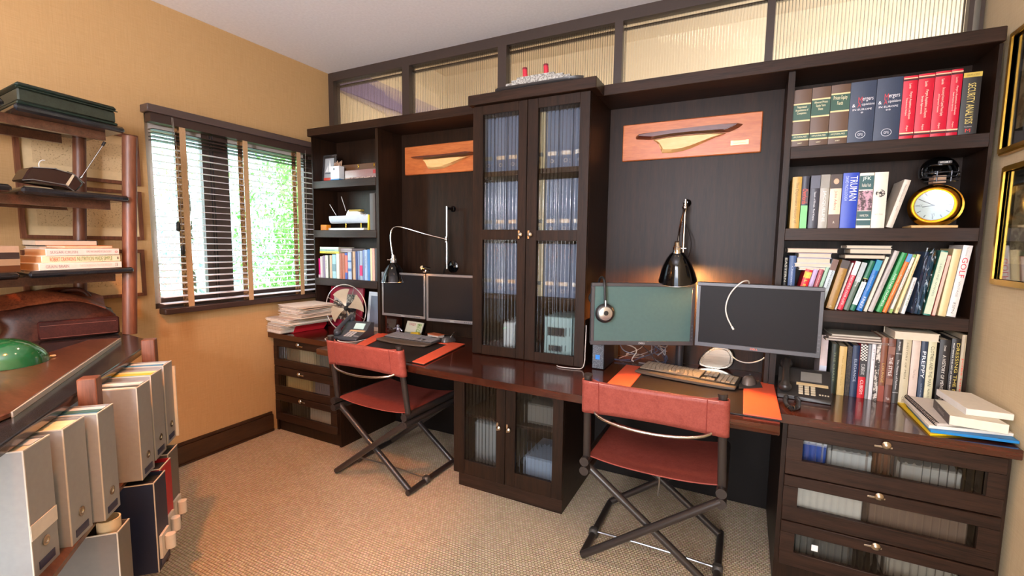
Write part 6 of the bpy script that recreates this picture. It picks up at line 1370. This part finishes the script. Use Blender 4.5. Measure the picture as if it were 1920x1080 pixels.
mfile('grey magazine file with cream folders, second nearest in the left foreground', 1.520, -2.222, z6, .325, GREYF, insert=('e2cfa2', 'e6d6b0'))
mfile('grey magazine file with a blue folder, just in front of the nearer walnut post', 1.458, -2.126, z6, .325, GREYF, w=.088, insert=('5d8aa8', '3f6a68', 'c8ccd4'))
mfile('grey magazine file with white papers just beyond the nearer walnut post', 1.286, -1.955, z6, .325, GREYF, insert=('e4e2de', '3f4a48', 'd8e0e0'))
mfile('grey magazine file with yellow and turquoise papers, second from the window wall', 1.163, -1.857, z6, .325, GREYF, insert=('2fa4c4', 'd8b83c', 'e0d49c'))
mfile('grey magazine file with a blue folder beside the far walnut post', 1.052, -1.762, z6, .325, GREYF, w=.085, insert=('3f8ab4', 'cfd4d4'))
tag(B().box(-.004, .004, -.22, .012, 0, .30, M=Matrix.Translation((.985, -1.70, z6+.0005)) @ Matrix.Rotation(math.atan2(nf.y, nf.x)-PI/2, 4, 'Z')).build('folder', PAPER), 'upright white folder at the far end of the row of magazine files', 'folder')
z7 = .2355
mfile('grey magazine file with a cardboard roll on the lower tier, left foreground', 1.462, -2.102, z7, .30, GREYD, insert=(), w=.076)
mfile('navy magazine file on the lower tier', 1.300, -1.930, z7, .33, pm('1f2740', .5), insert=('2a1c18', '1a1412'), roll=True)
mfile('bright red magazine file on the lower tier', 1.205, -1.865, z7, .329, pm('b8202c', .45), insert=('3a2a28',), roll=True)
mfile('dark grey magazine file at the far end of the lower tier', 1.105, -1.790, z7, .331, GREYD, insert=('1c1c1e',), roll=True)
rc = Vector((1.462, -2.102, 0))-fdir*.038-nf*.036
tag(B().lathe([(.029, 0), (.029, .328), (.025, .328), (.025, .01)], 20, Matrix.Translation((rc.x, rc.y, z7+.0035))).build('cardboard_roll', pm('d8bf98', .7)), 'rolled cream paper sticking out of the near lower magazine file', 'paper roll')

# ------------------------------------------------------------------ framed maps on the left wall
MAP = pattern('engraved_map', 'cdb186', '8a7048', 130, .40)
for k, ((ua, va), (ub_, vb), lab) in enumerate((((117, 252), (265, 349), 'top one of the three framed old maps left of the window'), ((120, 357), (271, 450), 'middle one of the three framed old maps left of the window'), ((124, 465), (276, 554), 'bottom one of the three framed old maps left of the window'))):
    pr_ = P(ub_, vb, 0, .02); y1 = pr_.y; z0 = pr_.z; z1 = P(ub_-5, va+3, 0, .02).z; y0 = y1-.50
    t = T('picture_frame', lab, 'picture frame', (0, (y0+y1)/2, z0), 0, 'framed maps left of the window'); f = .018
    b = B().box(.001, .02, y0, y1, z0, z0+f).box(.001, .02, y0, y1, z1-f, z1).box(.001, .02, y0, y0+f, z0+f, z1-f).box(.001, .02, y1-f, y1, z0+f, z1-f); b.build('frame', WALNUT, t)
    B().box(.001, .008, y0+f, y1-f, z0+f, z1-f).build('mount', pm('d8bd90', .8), t); B().box(.002, .0086, y0+f+.045, y1-f-.045, z0+f+.045, z1-f-.045).build('map_print', MAP, t)
# gilt frames on the right wall
GILT = pm('c79a3c', .3, .85)
for k, (u, va, vb, lab) in enumerate(((1884, 312, 533, 'lower gilt picture frame on the right wall'), (1899, 60, 292, 'upper gilt picture frame on the right wall'))):
    yl_ = P(u, (va+vb)/2, 0, XR).y; z1, z0 = ZA(va, XR, yl_), ZA(vb, XR, yl_)
    t = T('picture_frame', lab, 'picture frame', (XR, yl_-.2, z0), 0, 'gilt frames on the right wall'); y0, y1 = yl_-.42, yl_; f = .022
    b = B()
    for dx, a in ((.022, 0), (.028, .006)): b.box(XR-dx, XR-.001, y0+a, y1-a, z0+a, z0+f).box(XR-dx, XR-.001, y0+a, y1-a, z1-f, z1-a).box(XR-dx, XR-.001, y0+a, y0+f, z0+f, z1-f).box(XR-dx, XR-.001, y1-f, y1-a, z0+f, z1-f)
    b.build('frame', GILT, t); B().box(XR-.010, XR-.001, y0+f, y1-f, z0+f, z1-f).build('mount', pm('2f3330', .6), t); B().box(XR-.0115, XR-.009, y0+f+.06, y1-f-.06, z0+f+.06, z1-f-.06).build('picture', pattern('dim_picture', 'c8b48c', '8d7a58', 14), t)
    B().box(XR-.014, XR-.013, y0+f, y1-f, z0+f, z1-f).build('glazing', PANE, t)
flush_text()
# ------------------------------------------------------------------ light
def light(kind, name, loc, energy, col, size=None, target=None, size_y=None, angle=None, blend=.5):
    d = bpy.data.lights.new(name, kind); d.energy = energy; d.color = lin(hx(col))[:3]
    o = bpy.data.objects.new(name, d); COL.objects.link(o); o.location = loc
    if kind == 'AREA': 
        d.size = size
        if size_y: d.shape = 'RECTANGLE'; d.size_y = size_y
    elif size: d.shadow_soft_size = size
    if angle and kind == 'SPOT': d.spot_size = math.radians(angle); d.spot_blend = blend
    if target is not None: o.rotation_euler = (Vector(target)-Vector(loc)).to_track_quat('-Z', 'Y').to_euler()
    return o
W = bpy.data.worlds.new('World'); SC.world = W; W.use_nodes = True
bgn = W.node_tree.nodes['Background']; bgn.inputs[0].default_value = lin(hx('d4e4fa')); bgn.inputs[1].default_value = 9.0
light('SUN', 'sun', (-4, 3, 6), 18, 'fff2dc', target=(-4.6, 4, 0))
light('AREA', 'garden_door_daylight', (2.9, YB-.12, 1.5), 118, 'fff7ee', 1.5, (2.4, -1.2, .2), 1.9)
for k, (x, y, e) in enumerate(((.95, -1.25, 30), (2.1, -1.5, 30), (3.3, -1.5, 32), (1.2, -3.3, 30), (3.1, -3.9, 30))):
    light('SPOT', 'ceiling_downlight', (x, y, ZC-.02), e, 'ffd6ae', .05, (x, y, 0), angle=105, blend=.9)
light('AREA', 'open_sky_daylight', (-2.4, -3.7, 2.5), 420, 'd4ece4', 1.8, (.35, -.3, 1.45))
light('SPOT', 'added_ceiling_fill', (2.4, -3.9, 1.95), 210, 'f6f1ff', .12, (2.2, -3.0, 2.77), angle=160)  # unseen uplight added behind the camera to brighten the ceiling
light('POINT', 'floor_lamp_glow', (.55, -3.4, 1.3), 14, 'ff9a45', .12)
lp = MR @ Vector((0, 0, .122)); light('POINT', 'right_lamp_bulb', lp, 100, 'ffb366', .022)
light('SPOT', 'ceiling_downlight', (1.9, -2.5, ZC-.03), 210, 'ff8e30', .05, (.6, -1.3, .05), angle=56, blend=.5)
q = P(797, 512, 1, -.285); light('POINT', 'clip_lamp_glow', (q.x+.01, -.325, q.z-.0+.012), .5, 'ffab5a', .012)
light('AREA', 'hall_light', (1.2, .42, 3.28), 26, 'fff3e6', .5, (1.2, 1.3, 2.2), .3); light('AREA', 'hall_light', (3.4, .42, 3.28), 26, 'fff3e6', .5, (3.4, 1.3, 2.2), .3)
SC.view_settings.view_transform = 'Standard'; SC.view_settings.look = 'None'; SC.view_settings.gamma = 1; SC.view_settings.use_curve_mapping = False
SC.view_settings.exposure = 0.0
SC.cycles.max_bounces = 10; SC.cycles.transparent_max_bounces = 16; SC.cycles.caustics_reflective = False; SC.cycles.caustics_refractive = False; SC.cycles.sample_clamp_indirect = 4
